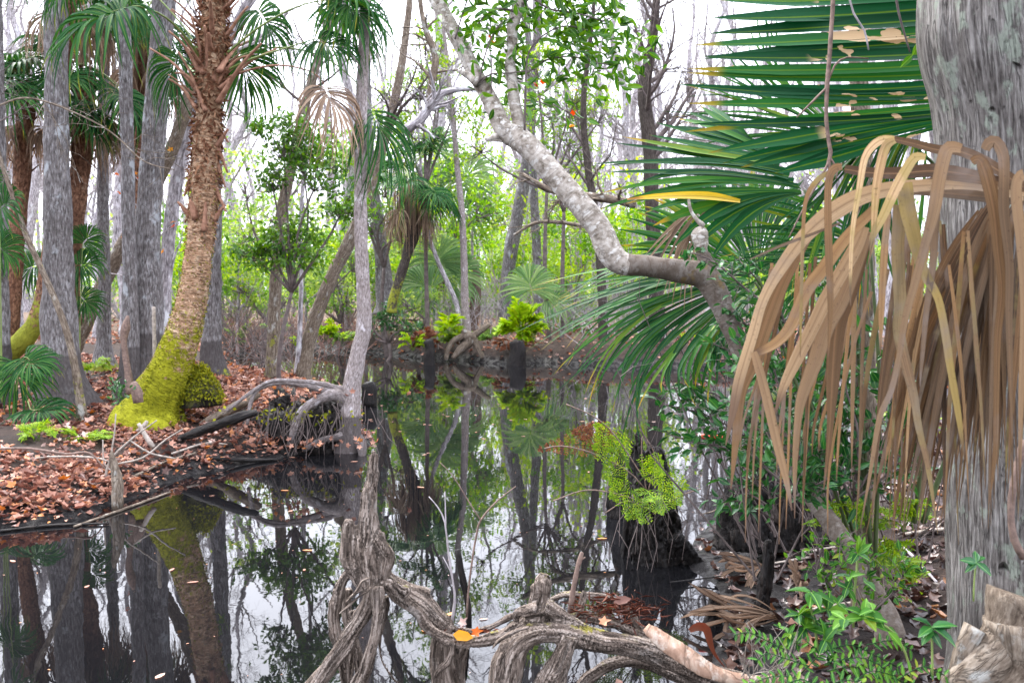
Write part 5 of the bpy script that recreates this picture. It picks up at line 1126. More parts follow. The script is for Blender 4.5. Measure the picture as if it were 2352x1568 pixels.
# ------------------------------------------------------------------ hanging dead frond in front
dead = thing("dead_frond", "big tan dead palm frond hanging its long straps in front of the grey trunk", "palm frond", P(2330, 440, 2.55))
def strip(pts, rn=.5, d0=2.5, tw=0.0, moss=0.0, fold=.16, wm=1.0, face=(0, -1, .1)):
    mb = MB(); pp, rr = spine(pts, d0); ribbon(mb, pp, rr * wm * .84, fold, .02, rn, tw, face, (0, 0, moss)); return mb.build("leaflet", MT['deadleaf'], dead, smooth=False)
def seq(s): return [tuple(float(v) for v in q.split(',')) for q in s.split()]
S = [
 ("2352,452,24 2240,430,18 2120,426,34 2000,444,44 1920,482,52 1850,540,42 1790,620,34 1752,690,28 1728,770,30 1698,870,30 1684,940,22 1667,1022,3", .72, 2.42, 0, -.1),
 ("1850,548,30 1795,650,40 1760,740,44 1730,830,38 1702,900,30 1691,1004,22 1679,1122,3", .45, 2.46, .3, -.2),
 ("2010,478,26 1945,544,32 1888,620,36 1851,669,36 1818,745,34 1785,785,28 1748,806,22 1732,812,14", .75, 2.40, 0, -.2),
 ("1731,808,18 1740,836,24 1758,903,26 1785,1020,25 1805,1098,18 1819,1172,3", .62, 2.38, 0, -.3),
 ("1985,520,30 1961,575,40 1898,685,40 1869,745,38 1832,819,36 1800,886,25 1779,952,3", .85, 2.43, 0, -.2),
 ("1990,530,36 1965,600,44 1930,690,46 1896,752,46 1872,829,42 1842,910,30 1832,970,20 1826,1060,14 1825,1190,2", .68, 2.45, .2, -.2),
 ("1990,545,30 1960,640,44 1930,720,46 1919,769,46 1912,869,38 1908,953,22 1902,1037,14 1892,1122,3", .55, 2.47, 0, -.1),
 ("1934,383,18 1918,386,24 1906,402,23 1901,450,20 1903,575,21 1907,700,16 1902,820,3", .45, 2.36, 0, -.25),
 ("1915,392,12 1890,404,14 1867,425,14 1849,469,11 1843,575,10 1840,700,9 1838,820,2", .55, 2.37, 0, .1),
 ("2054,320,18 2032,320,22 2010,330,23 1986,363,20 1973,435,17 1958,528,13 1953,638,9 1954,702,2", .8, 2.34, 0, .12),
 ("2056,322,18 2040,330,24 2029,350,27 2014,419,25 2008,488,18 2004,560,11 1992,614,2", .8, 2.33, 0, .08),
 ("2126,362,18 2108,360,24 2093,370,27 2061,425,29 2029,494,25 2004,544,17 1998,585,2", .75, 2.33, 0, .2),
 ("2208,342,26 2190,338,32 2173,346,37 2158,403,37 2145,481,35 2129,544,26 2104,638,23 2079,731,19 2064,822,15 2047,896,16 2020,960,15 1998,1090,9 1976,1212,2", .55, 2.36, .15, -.3),
 ("2150,490,22 2146,540,22 2142,606,21 2129,700,17 2117,829,11 2113,888,2", .3, 2.40, 0, -.3),
 ("2066,470,36 2064,520,38 2061,575,36 2067,700,35 2064,762,33 2080,836,29 2097,903,25 2111,987,19 2131,1071,15 2154,1224,2", .5, 2.44, 0, .15),
 ("2040,490,16 2033,550,20 2029,606,21 2024,716,17 2022,818,2", .55, 2.42, 0, -.1),
 ("2076,420,44 2082,470,46 2095,528,42 2120,622,30 2154,685,22 2173,781,23 2181,836,21 2201,953,17 2215,1056,2", .6, 2.40, 0, .25),
 ("2232,372,22 2248,366,30 2262,392,40 2283,481,39 2292,575,31 2301,669,25 2291,769,21 2288,900,17 2285,1037,14 2272,1156,2", .5, 2.30, 0, -.3),
 ("2262,344,26 2270,330,32 2286,326,34 2302,352,33 2306,400,30 2305,481,29 2318,606,23 2317,731,19 2320,850,14 2326,1018,2", .6, 2.28, .2, -.2),
 ("2352,400,30 2338,410,30 2333,450,32 2345,560,30 2352,700,24 2345,900,16 2340,1080,3", .7, 2.27, 0, -.2),
 ("2400,430,34 2372,440,34 2362,520,30 2352,640,26 2336,800,20 2322,960,12 2316,1110,2", .42, 2.32, 0, -.2),
 ("2352,436,30 2240,404,30 2148,392,38 2060,398,34 1990,396,28 1940,388,22", .15, 2.48, 0, -.6),
 ("2352,430,26 2262,372,32 2200,346,28 2154,344,26 2100,330,22 2054,320,17", .12, 2.47, 0, -.6),
 ("2352,446,26 2260,420,26 2180,412,24 2120,420,20", .1, 2.46, 0, -.6),
 ("2352,460,30 2270,452,34 2200,446,28 2100,440,22 2040,452,20", .08, 2.47, 0, -.6)]
for s, rn, d0, tw, ms in S: strip(seq(s), float(np.clip(rn + rng.normal(0, .14), .03, .95)), d0, tw, ms)
strip(seq("1930,512,6 1860,540,8 1790,566,8 1722,596,3"), .05, 2.38, 0, -.6)
for i in range(58):   # the inner, darker straps
    x1 = 2350 - 370 * rng.uniform(0, 1) ** .8; y1 = rng.uniform(960, 1180) + (60 if x1 < 2200 else 0); hx, hy = 2300 + rng.normal(0, 22), 470 + rng.uniform(-20, 50)
    q1 = (x1 + (hx - x1) * rng.uniform(.30, .50), hy + (y1 - hy) * .30); w = rng.uniform(14, 27); d0 = 2.55 + rng.uniform(0, .28)
    bz = lambda t: tuple((1 - t) ** 2 * p0 + 2 * t * (1 - t) * p1 + t * t * p2 for p0, p1, p2 in zip((hx, hy), q1, (x1, y1)))
    strip([(*bz(t_), w * k_) for t_, k_ in ((0, .3), (.2, .7), (.4, 1), (.6, .85), (.8, .5), (1, .06))], rng.uniform(.0, .40), d0, rng.uniform(-.5, .5), rng.uniform(-.5, .05), .12)
for i in range(34):   # long straight ones hanging lowest
    x1 = rng.uniform(1950, 2345); y1 = rng.uniform(1060, 1260); w = rng.uniform(9, 18); dx = rng.uniform(-10, 90) if x1 < 2200 else rng.uniform(-40, 40); d0 = 2.45 + rng.uniform(0, .3)
    strip([(x1 + dx * 1.2, 560 + rng.uniform(-60, 60), w * .7), (x1 + dx * .7, 760, w), (x1 + dx * .3, 930, w * .75), (x1, y1, 1.5)], rng.uniform(.0, .8), d0, rng.uniform(-.5, .5), rng.uniform(-.4, .1), .12)
for i in range(16):   # thin outer ones
    x1 = rng.uniform(1690, 1980); y1 = rng.uniform(1000, 1260); w = rng.uniform(7, 13); x0 = x1 + rng.uniform(20, 110)
    strip([(x0, 640 + rng.uniform(-60, 60), w), ((x0 + x1) / 2, 830, w * .9), (x1 + 5, (830 + y1) / 2 + 40, w * .7), (x1, y1, 2)], rng.uniform(.1, .7), 2.5 + rng.uniform(0, .12), rng.uniform(-.4, .4), -.3)
mb = MB(); pp, rr = spine([(2180, 440, 22, 2.5), (2260, 436, 34, 2.5), (2330, 440, 44, 2.53), (2420, 500, 50, 2.6), (2480, 620, 60, 2.8), (2500, 800, 64, 3.1)], 2.5); tube(mb, pp, rr, 12, .03, .05, 3, .04, 5, flat=.6); mb.build("stalk", MT['fibre'], dead)

# ------------------------------------------------------------------ big grey trunk at the right edge
DS = 3.25
snag = thing("old_trunk", "thick weathered grey trunk full of pits at the right edge, dead frond hanging before it", "tree", (P(2350, 1500, DS)[0], P(2350, 1500, DS)[1], .3))
mb = MB()
pp, rr = spine([(2368, 1620, 400), (2366, 1500, 348), (2362, 1380, 334), (2362, 1130, 344), (2362, 850, 332), (2352, 560, 350), (2345, 350, 372), (2338, 200, 388), (2326, 60, 388), (2318, -100, 380), (2310, -500, 350), (2300, -1200, 280), (2290, -2200, 180)], DS)
def mks(V):
    o = np.zeros(V.shape); z = V[..., 2]; o[..., 0] = -.05 + .12 * np.clip(1.3 - z, 0, 1); o[..., 2] = .05 + .12 * np.clip(1.6 - z, 0, 1); return o
tube(mb, pp, rr, 72, .02, .035, 4, .018, 14, mks)
mb.build("trunk", MT['snag'], snag)
mb = MB()
for sp in ([(2352, 1370, 150), (2330, 1440, 120), (2290, 1500, 110), (2230, 1545, 90), (2180, 1580, 60)], [(2352, 1420, 160), (2352, 1520, 150), (2300, 1590, 120), (2240, 1640, 90)], [(2240, 1440, 50), (2215, 1490, 44), (2205, 1530, 40), (2190, 1570, 36)]):
    pp, rr = spine(sp, DS - .22); tube(mb, pp, rr, 22, .025, .10, 3, .02, 7, mks)
mb.build("root_flare", MT['brown'], snag)
mb = MB(); a = None
pp, rr = spine([(2352, 1010, 18), (2330, 1100, 18), (2322, 1180, 16), (2330, 1240, 18), (2352, 1280, 20)], DS - .29); tube(mb, pp, rr, 8, .03, .1)
tag(mb.build("vine", MT['vine'], None, tuple(pp[0])), "dark root like vine clinging to the grey trunk at the right edge", "vine")

# hanging vines
stick("hanging_vine", "bare brown vine hanging straight down in front of the broad palm leaf", [(1916, -60, 10), (1912, 30, 10), (1906, 120, 10), (1900, 200, 10), (1898, 280, 9), (1908, 350, 9), (1904, 370, 10), (1910, 420, 7)], MT['vine'], 3.62, "vine", None, 7, .1, fork=[[(1905, 365, 6), (1890, 400, 6), (1850, 470, 5), (1812, 545, 3)], [(1908, 365, 6), (1922, 390, 5), (1920, 412, 4)], [(1900, 200, 5), (1860, 240, 5), (1830, 270, 3)], [(1902, 188, 6), (1918, 150, 5), (1945, 132, 4), (1995, 135, 3)]])
stick("hanging_vine", "thin dark vine dangling beside the top of the grey trunk", [(2052, -40, 6), (2064, 30, 6), (2078, 80, 5), (2090, 120, 4)], MT['twigd'], 3.6, "vine", None, 5)
stick("hanging_vine", "thin pale twig dangling over the chewed patch of the broad leaf", [(1945, -30, 5), (1960, 30, 5), (1985, 70, 5), (1995, 115, 4)], MT['twig'], 3.6, "vine", None, 5)
mb = MB(); o = P(2095, 128, 3.55); leaves(mb, [o, o], [(-.6, 0, -.6), (.3, 0, .5)], [(0, -1, .2), (.2, -1, 0)], [.055, .06], [.024, .026], 'ell', [.5, .7])
tag(mb.build("sprig", MT['leafE'], None, tuple(o)), "pair of bright green leaves in front of the chewed broad palm leaf", "leaves")

# ------------------------------------------------------------------ fern stump in the water
DT = 5.75
st = thing("fern_stump", "black hollow stump with pointed prongs standing in the water, bright fern growing on it", "stump", (P(1490, 1290, DT)[0], P(1490, 1290, DT)[1], 0))
mkw = lambda W, no: np.stack([np.clip(no[:, 2] * .3 - .2, -.3, .1), 0 * W[:, 0], np.clip((W[:, 2] - .62) * 1.2, -.3, .35)], -1)
def s_main(mb):
    limb(mb, [(1506, 1400, 130), (1500, 1310, 112), (1494, 1250, 88), (1486, 1180, 66), (1478, 1120, 50), (1474, 1095, 30)], DT, 30, .14, .10, .03)
    limb(mb, [(1500, 1320, 60), (1480, 1200, 50), (1470, 1100, 40), (1468, 1040, 26), (1467, 1009, 18), (1464, 984, 8)], DT + .05, 16, .14, .08, .03)
    limb(mb, [(1560, 1330, 50), (1550, 1230, 44), (1538, 1160, 36), (1527, 1100, 28), (1521, 1050, 18), (1515, 1026, 8)], DT + .03, 16, .14, .08, .03)
    limb(mb, [(1440, 1310, 40), (1446, 1220, 34), (1450, 1130, 30), (1455, 1060, 20), (1452, 1010, 8)], DT + .1, 14, .14, .08, .03)
    limb(mb, [(1480, 1080, 40), (1500, 1040, 36), (1515, 1050, 28)], DT + .16, 14, .14, .08, .03)
    limb(mb, [(1545, 1230, 50), (1570, 1265, 40), (1600, 1300, 34), (1630, 1330, 30)], DT - .05, 12, .14, .08, .03)
fused("stump_wood", s_main, MT['wet'], st, .009, .016, mkw)
mb = MB(); n = 26; o = P(1490, 1150, DT - .12) + rng.normal(0, 1, (n, 3)) * np.array([.10, .06, .09]); e = o + np.stack([rng.normal(0, .07, n), -rng.uniform(.05, .16, n), -rng.uniform(.12, .38, n)], -1); m = (o + e) / 2 + np.array([0, -.08, .03]) + rng.normal(0, .03, (n, 3))
tubes(mb, np.stack([o, m, e], 1), np.tile([.0028, .0024, .0014], (n, 1)), 3); mb.build("rootlets", MT['twigd'], st)["kind"] = "stuff"
kn = thing("cypress_knee", "small dark pointed knee standing in the water left of the fern stump", "cypress knee", (P(1420, 1181, 6.85)[0], P(1420, 1181, 6.85)[1], 0))
def s_k(mb): limb(mb, [(1418, 1215, 54), (1418, 1181, 48), (1419, 1130, 40), (1422, 1080, 28), (1424, 1052, 18), (1424, 1040, 9)], 6.85, 16, .14, .08, .03)
fused("knee", s_k, MT['wet'], kn, .012, .010, lambda W, no: np.stack([-.3 + 0 * W[:, 0], 0 * W[:, 0], np.clip((W[:, 2] - .25) * 2.2, -.3, .5)], -1))
t = thing("fern", "bright yellow green fern sprouting from the black stump in the water", "fern", P(1470, 1120, DT - .15))
for bx, by, tx, ty, dd in ((1446, 1075, 1367, 974, 0), (1440, 1062, 1364, 1026, -.03), (1452, 1085, 1400, 1005, .05), (1450, 1110, 1392, 1095, -.1), (1465, 1090, 1520, 1062, -.05), (1462, 1110, 1525, 1085, -.1), (1460, 1130, 1402, 1140, -.12), (1475, 1130, 1440, 1190, -.2), (1482, 1135, 1472, 1200, -.22), (1485, 1130, 1520, 1178, -.15), (1490, 1125, 1562, 1156, -.05), (1500, 1130, 1578, 1118, .05), (1470, 1120, 1500, 1150, -.2)):
    mb = MB(); fern_frond(mb, P(bx, by, DT - .12), P(tx, ty, DT - .16 + dd), .02, 10, .075, sz=.016, side=(.2, -1, .2)); mb.build("frond", MT['fern'], t)
t = thing("fern", "withered rust brown fern frond arching out left of the fern stump", "fern", P(1432, 1052, DT - .12))
for tx, ty in ((1240, 1032), (1318, 992), (1345, 986)):
    mb = MB(); fern_frond(mb, P(1432, 1052, DT - .12), P(tx, ty, DT - .1), .05, 9, .06, sz=.017, side=(.2, -1, .2)); mb.build("frond", MT['deadfern'], t)
t = thing("fern_stalks", "bare thin stalks arching away from the fern stump over the water", "stalks", P(1480, 1120, DT - .14))
mb = MB()
for a in ([(1480, 1120), (1440, 1080), (1360, 1040), (1290, 1024), (1250, 1030)], [(1485, 1160), (1440, 1140), (1350, 1125), (1270, 1150)], [(1485, 1130), (1475, 1060), (1474, 1010), (1478, 1002)], [(1480, 1100), (1420, 1010), (1370, 960), (1300, 928)], [(1500, 1180), (1560, 1140), (1610, 1122)], [(1490, 1170), (1440, 1150), (1390, 1178)], [(1488, 1130), (1505, 1050), (1470, 985)]):
    pp, rr = spine([(x, y, 3.2) for x, y in a], DT - .15); tube(mb, pp, rr, 5, .05)
mb.build("stalk", MT['vine'], t)

# ------------------------------------------------------------------ right bank: knees, stump, fallen fans, trunk
def small_knee(label, sp, d=None):
    d = d or hit(sp[0][0], sp[0][1]); b = P(sp[0][0], sp[0][1], d); t = thing("cypress_knee", label, "cypress knee", b)
    def f_(mb): limb(mb, [(sp[0][0], sp[0][1] + 40, sp[0][2] * 1.3)] + sp, d, 16, .12, .07, .02)
    fused("knee", f_, MT['wet'], t, .009, .010, lambda W, no: np.stack([-.3 + 0 * W[:, 0], 0 * W[:, 0], np.clip((W[:, 2] - b[2] - .28) * 1.5, -.3, .3)], -1))
small_knee("tall black knobby knee on the mud beside the fallen fan leaf", [(1748, 1422, 48), (1752, 1390, 38), (1757, 1350, 32), (1762, 1300, 30), (1764, 1265, 26), (1765, 1240, 14)])
small_knee("stumpy black knee standing in the puddle of the right bank", [(1640, 1436, 46), (1640, 1410, 36), (1639, 1380, 26), (1638, 1360, 14)])
small_knee("smallest black knee, poking from the leaves between the two others", [(1677, 1362, 22), (1678, 1345, 17), (1679, 1330, 8)])
small_knee("short dark knee by the fern stump, at the edge of the mud", [(1560, 1292, 44), (1562, 1262, 32), (1560, 1235, 20), (1558, 1215, 10)])
b = P(1760, 1190, 5.6); t = thing("hollow_stump", "wide black rotting stump behind the leaning tree on the right bank", "stump", (b[0], b[1], .05))
def s_h(mb):
    for x, w, top in ((1690, 70, 1090), (1730, 80, 1050), (1780, 90, 1035), (1835, 90, 1050), (1880, 80, 1090)):
        limb(mb, [(x - 10, 1260, w * 1.3), (x - 4, 1190, w), (x + 6, 1120, w * .8), (x + 14, top + 20, w * .55), (x + 18, top, w * .25)], 5.6 + rng.uniform(-.1, .15), 16, .16, .10, .04)
fused("stump_wood", s_h, MT['wet'], t, .016, .016, lambda W, no: np.stack([np.clip(no[:, 2] * .6 - .25, -.3, .3), 0 * W[:, 0], -.3 + 0 * W[:, 0]], -1))
bare_tree("slim_tree", "straight brown trunk standing half hidden behind the straps of the dead frond", "tree", [(2000, 1440, 84), (1994, 1380, 66), (1990, 1250, 58), (1986, 1050, 54), (1984, 850, 52), (1982, 600, 50), (1980, 350, 46)], MT['brown'], d=4.55, top=4.2, n=6, L1=.8, moss=.2, hm=1, t0=.7)
bare_tree("slim_tree", "thin grey trunk rising behind the top of the broad chewed palm leaf", "tree", [(1960, 1180, 30), (1940, 800, 28), (1926, 400, 27), (1916, 120, 27), (1910, -30, 26)], MT['far'], d=7.4, top=7, n=9, L1=1.2)
def fallen_fan(label, px, py, d, ax, R, N=18, span=120):
    h = P(px, py, d); h[2] = max(float(ground_z(h[0], h[1])), 0) + .045
    t = thing("fallen_frond", label, "palm frond", h)
    mb = MB(); fan3(mb, h, np.array(ax), np.array([.1, -.25, 1]), R * .85, N, span, .05, .2, rng.uniform(.0, .4, N), k=9, jit=.11, sj=.78, fold=.7); mb.build("blade", MT['deadfan'], t)
    a = -nrm(np.array(ax)); mb = MB(); tube(mb, [h, h + a * .3 + np.array([0, 0, .02]), h + a * .7 + np.array([0, 0, .0])], [.010, .014, .018], 8, .05, flat=.5); mb.build("stalk", MT['dry'], t)
fallen_fan("grey brown dead fan leaf crumpled at the foot of the black rotting stump", 1780, 1190, 5.3, (-1, -.25, .0), .36, 14, 70)
fallen_fan("long tan dead fan leaf lying on the mud behind the tall black knee", 1835, 1290, 4.55, (-1, -.15, -.03), .52, 18, 60)
fallen_fan("small dry fan leaf opening upward between the two fallen ones", 1830, 1250, 4.9, (-.1, -.2, .8), .16, 16, 200)
for lab, a, mat in (("pale yellow cut palm stalk lying across the mud", [(1822, 1252, 15), (1900, 1244, 16), (1972, 1236, 14)], 'dry'), ("thin pale palm stalk lying below the yellow one", [(1845, 1276, 8), (1930, 1262, 9), (2040, 1250, 8)], 'dry'), ("straight grey stick sloping from the stump's foot", [(1765, 1212, 10), (1830, 1195, 11), (1920, 1170, 9)], 'brown'), ("long pale stick lying behind the dead frond by the old trunk", [(2080, 1235, 14), (2150, 1225, 15), (2250, 1222, 12)], 'dry'), ("grey forked stick lying at an angle on the dark litter", [(2075, 1265, 9), (2110, 1300, 9), (2150, 1345, 7)], 'twig'), ("half sunk pale branch reaching from the mud over the water", [(1735, 1140, 8), (1690, 1152, 9), (1640, 1180, 7), (1610, 1188, 4)], 'brown'), ("dark wet twig lying across the puddle", [(1540, 1345, 6), (1600, 1338, 6), (1660, 1330, 5)], 'wet')):
    q = np.array([P(x, y, min(hit(x, y) * .995, 6.2)) for x, y, _ in a]); mb = MB(); tube(mb, q + np.array([0, 0, .02]), [w * .5 * 4.6 / F0 for *_, w in a], 8, .04, .08, flat=.7)
    tag(mb.build("fallen_stick", MT[mat], None, tuple(q[0])), lab, "stick")
q = P(1620, 1002, 6.1); mb = MB(); tube(mb, [q + np.array([-.03, 0, 0]), q, q + np.array([.10, 0, -.005]), q + np.array([.115, 0, -.006])], [.02, .022, .022, .018], 12, .02, flat=.8)
rm = plain("red_plastic", (.55, .03, .008), (.62, .05, .01), 30, .35, .5, .05)
o = tag(mb.build("float", rm, None, tuple(q)), "small red float with a white end showing through the shrub above the water", "float")
mb = MB(); tube(mb, [q + np.array([-.042, 0, 0]), q + np.array([-.03, 0, 0])], [.022, .0225], 12, .02, flat=.8); mb.build("white_cap", plain("white_plastic", (.7, .7, .7), (.8, .8, .8), 5, .4, .5, 0), o, tuple(q))

# ------------------------------------------------------------------ green shrubs on the right bank
def shrub(name, label, stems, d, per, L, W, mat, spread=.06, kind='ell', cat="shrub", twmat='twigd', wst=7, loc=None, group=None):
    t = thing(name, label, cat, P(*stems[0][0], d) if loc is None else loc, group)
    mb = MB(); lf = MB()
    for s in stems:
        dd = d + rng.uniform(-.2, .2); pts = [(x, y, wst * (1 - .75 * i / len(s))) for i, (x, y) in enumerate(s)]
        pp, rr = spine(pts, dd); pp[1:-1] += rng.normal(0, .01, pp[1:-1].shape); tube(mb, pp, rr, 6, .05, .06)
        pc, _ = catmull(pp, rr, .05); pc = pc[int(len(pc) * .3):]; n = per; i = rng.integers(0, len(pc), n)
        ex = rdir(n, .1) * rng.uniform(.02, spread * 2, (n, 1)); o = pc[i]; tubes(mb, np.stack([o, o + ex * .6 + np.array([0, 0, .01]), o + ex], 1), np.full((n, 3), .0016), 3)
        T = nrm(np.gradient(pc, axis=0))[i]
        for q in range(2):
            dr = nrm(ex * 8 + T * .6 + rdir(n) * .8); leaves(lf, o + ex * (.55 + .45 * q), dr, rdir(n, 1.0), L * rng.uniform(.55, 1.2, n), W * rng.uniform(.8, 1.2, n), kind)
    mb.build("branches", MT[twmat], t); lf.build("foliage", mat, t); return t
shrub("leafy_shrub", "glossy green shrub reaching out over the water from behind the dead frond", [[(1850, 1120), (1790, 1060), (1700, 1000), (1620, 960), (1530, 930)], [(1850, 1120), (1780, 1030), (1700, 950), (1640, 900), (1570, 890)], [(1850, 1120), (1800, 1010), (1740, 900), (1700, 830), (1640, 790)], [(1860, 1110), (1820, 960), (1790, 850), (1760, 790)], [(1850, 1120), (1760, 1060), (1680, 1030), (1600, 1010), (1545, 1000)], [(1870, 1110), (1880, 980), (1850, 880), (1830, 820)], [(1870, 1110), (1930, 1000), (1920, 900), (1900, 830)]], 4.65, 62, .062, .026, MT['leafD'], .07)
shrub("leafy_shrub", "green leaves on dark stems in front of the black rotting stump", [[(1790, 1200), (1760, 1160), (1720, 1130), (1680, 1115)], [(1790, 1200), (1770, 1140), (1740, 1110), (1720, 1090)], [(1790, 1200), (1720, 1170), (1680, 1150), (1655, 1165)]], 4.7, 14, .07, .028, MT['leafD'], .06)
shrub("leafy_shrub", "small leaved shrub wrapped round the cut stub at the fork of the leaning tree", [[(1800, 800), (1760, 720), (1700, 660), (1640, 610), (1590, 580)], [(1810, 800), (1790, 720), (1760, 650), (1700, 600)], [(1820, 800), (1850, 740), (1900, 690), (1850, 620)], [(1820, 800), (1780, 760), (1720, 740), (1690, 720)]], 4.3, 34, .05, .022, MT['leafD'], .06)
shrub("leafy_shrub", "dense green shrub seen in the gaps of the dead frond's straps", [[(1960, 1150), (1970, 1000), (1940, 880), (1950, 780)], [(1960, 1150), (1900, 1050), (1880, 950), (1900, 850)], [(1960, 1150), (2030, 1000), (2050, 880), (2040, 760)], [(1960, 1150), (1920, 1080), (1860, 1040)], [(1960, 1150), (2060, 1080), (2110, 960)]], 4.4, 48, .065, .03, MT['leafD'], .08)
shrub("leafy_shrub", "yellow green lit shrub far behind the straps of the dead frond", [[(1960, 1050), (1960, 980), (1900, 930), (1870, 960)], [(1960, 1050), (2000, 950), (2050, 900)], [(1960, 1050), (2080, 1000), (2130, 960)], [(1960, 1050), (1900, 1000), (1840, 990)]], 7.8, 70, .05, .024, MT['leafB'], .16)
shrub("leafy_shrub", "bushy green sprigs hiding the middle of the leaning tree's trunk", [[(1800, 1110), (1770, 1000), (1740, 900), (1710, 810)], [(1800, 1110), (1800, 1000), (1790, 880), (1760, 800)], [(1800, 1110), (1740, 1050), (1700, 960), (1680, 900)], [(1830, 1120), (1850, 1040), (1860, 960)], [(1830, 1140), (1860, 1120), (1900, 1100)]], 4.12, 46, .055, .024, MT['leafD'], .07)
shrub("leafy_shrub", "low tangle of small leaves over the foot of the leaning tree", [[(1990, 1400), (1960, 1320), (1930, 1250)], [(1990, 1400), (2000, 1320), (1980, 1260)], [(1960, 1400), (1900, 1330), (1870, 1260)], [(2010, 1400), (2050, 1340), (2080, 1300)]], 3.85, 30, .04, .018, MT['leafE'], .06, wst=5)
for lab, x, y, tips in (("small bright fern behind the leaning tree's lower trunk", 1960, 1230, [(1860, 1170), (1880, 1190), (1850, 1200), (1920, 1160), (1900, 1220), (1960, 1140), (1990, 1160)]), ("low green fern between the brown trunk and the old grey trunk", 2050, 1330, [(2010, 1290), (2030, 1270), (2100, 1290), (2090, 1330), (2060, 1250), (2120, 1310)]), ("bright fern tuft under the straps beside the brown trunk", 2080, 1220, [(2040, 1180), (2010, 1210), (2100, 1150), (2120, 1190), (2070, 1140)])):
    fern(lab, x, y, tips, 4.35, 'fern', None, 10, .07, .022, arch=.05)
# twiggy dark undergrowth behind the frond
mb = MB(); n = 70; o = np.stack([rng.uniform(1.1, 2.4, n), rng.uniform(4.4, 6.2, n), np.full(n, .25)], -1); e = o + np.stack([rng.normal(0, .3, n), rng.normal(0, .2, n), rng.uniform(.4, 1.3, n)], -1); m = (o + e) / 2 + rng.normal(0, .08, (n, 3))
A = np.stack([o, m, e], 1); tubes(mb, A, np.tile([.006, .004, .002], (n, 1)), 4); B, Rb = grow(A, np.full((n, 3), .004), 5, .4, (25, 70), .3, 4, .25, .05, .6, .0015); tubes(mb, B, Rb, 3)
tag(mb.build("brushwood", MT['twigd']), "dark tangle of bare stems behind the dead frond on the right bank", "brushwood", None, "stuff")

# ------------------------------------------------------------------ seedlings in the right corner
def whorl(mb, c, n, L, W, up=.2, ax=(0, 0, 1), jit=.42):
    ax = nrm(np.array(ax, float)); u = nrm(np.cross(ax, [.3, -.9, .1])); v = np.cross(ax, u); a = np.arange(n) * 2 * math.pi / n + rng.uniform(0, 6)
    dr = np.cos(a)[:, None] * u + np.sin(a)[:, None] * v + ax * up + rng.normal(0, jit, (n, 3)); leaves(mb, np.repeat([c], n, 0), dr, np.repeat([ax], n, 0) + rng.normal(0, .15, (n, 3)), L * rng.uniform(.7, 1.15, n), W * rng.uniform(.85, 1.1, n), 'ell')
def seedling(label, stem, d, whorls, L=.08, W=.032, mat='leafE', wst=6, ax=(0, -.5, .8), stmat='petiole', name="seedling"):
    t = thing(name, label, "seedling", P(stem[0][0], stem[0][1], d)); mb = MB()
    pp, rr = spine([(x, y, wst) for x, y in stem], d); tube(mb, pp, rr, 6, .03); mb.build("stem", MT[stmat], t)
    lf = MB()
    for x, y, n, s in whorls: whorl(lf, P(x, y, d - .01), n, L * s * .74, W * s * .74, rng.uniform(-.1, .5), np.array(ax) + rng.normal(0, .2, 3))
    lf.build("foliage", MT[mat], t); return t
seedling("dark green seedling with long drooping leaves at the foot of the old grey trunk", [(2142, 1550), (2141, 1490), (2140, 1440)], 2.95, [(2140, 1440, 7, 1.0), (2140, 1448, 4, .7)], .105, .040, 'leafD', 5, (0, -.25, 1))
seedling("sprig of five dark leaves growing in front of the old grey trunk", [(2236, 1380), (2238, 1330), (2242, 1292)], 2.85, [(2242, 1292, 5, 1.0)], .075, .032, 'leafD', 4, (0, -.5, .8))
seedling("light green seedling with two leaf whorls in front of the brown trunk", [(1960, 1440), (1962, 1370), (1968, 1310), (1970, 1272)], 3.35, [(1970, 1272, 6, .9), (1952, 1325, 5, .8), (1984, 1335, 2, 1.3), (1945, 1350, 5, .8), (1925, 1385, 4, .9)], .085, .036)
seedling("broad leaved seedling leaning over the mud, left of the other seedlings", [(1880, 1500), (1872, 1440), (1862, 1390), (1864, 1360)], 3.3, [(1864, 1362, 6, 1.2), (1835, 1412, 5, .9), (1880, 1440, 6, 1.1), (1850, 1440, 4, 1), (1900, 1400, 5, 1), (1820, 1460, 5, .8), (1905, 1450, 4, 1)], .10, .042)
seedling("seedling with shiny oval leaves on a yellow arching stem", [(2095, 1560), (2080, 1500), (2050, 1450), (2010, 1424), (1985, 1414), (1940, 1420)], 3.1, [(1985, 1414, 6, 1.1), (2005, 1400, 3, .9), (1940, 1422, 5, 1), (1895, 1470, 5, .9), (2040, 1450, 4, 1)], .10, .040)
seedling("small green seedling behind the strip of bark at the bottom edge", [(1800, 1530), (1805, 1490), (1812, 1455)], 3.3, [(1812, 1455, 6, 1.0), (1800, 1480, 5, .9), (1830, 1480, 5, .9), (1790, 1440, 4, .7)], .05, .022)
def pinnate(label, frs, d, L=.030, mat='leafE'):
    t = thing("creeping_fern", label, "fern", P(*frs[0][0], d))
    for s in frs:
        mb = MB(); dd = d + rng.uniform(-.1, .1); pp, rr = spine([(x, y, 2.5) for x, y in s], dd); pc, rc = catmull(pp, rr, .012); tube(mb, pp, rr, 5, .02)
        T = nrm(np.gradient(pc, axis=0)); i = np.arange(2, len(pc), 2); i = np.repeat(i, 2); sg = np.tile([1, -1], len(i) // 2); sd = nrm(np.cross(T[i], np.array([0, -.7, .7]))) * sg[:, None]
        leaves(mb, pc[i], sd + T[i] * .5 + rng.normal(0, .12, sd.shape), np.array([0, -.6, .8]) + rng.normal(0, .25, sd.shape), L * rng.uniform(.7, 1.2, len(i)), L * .42, 'ova'); mb.build("frond", MT[mat], t)
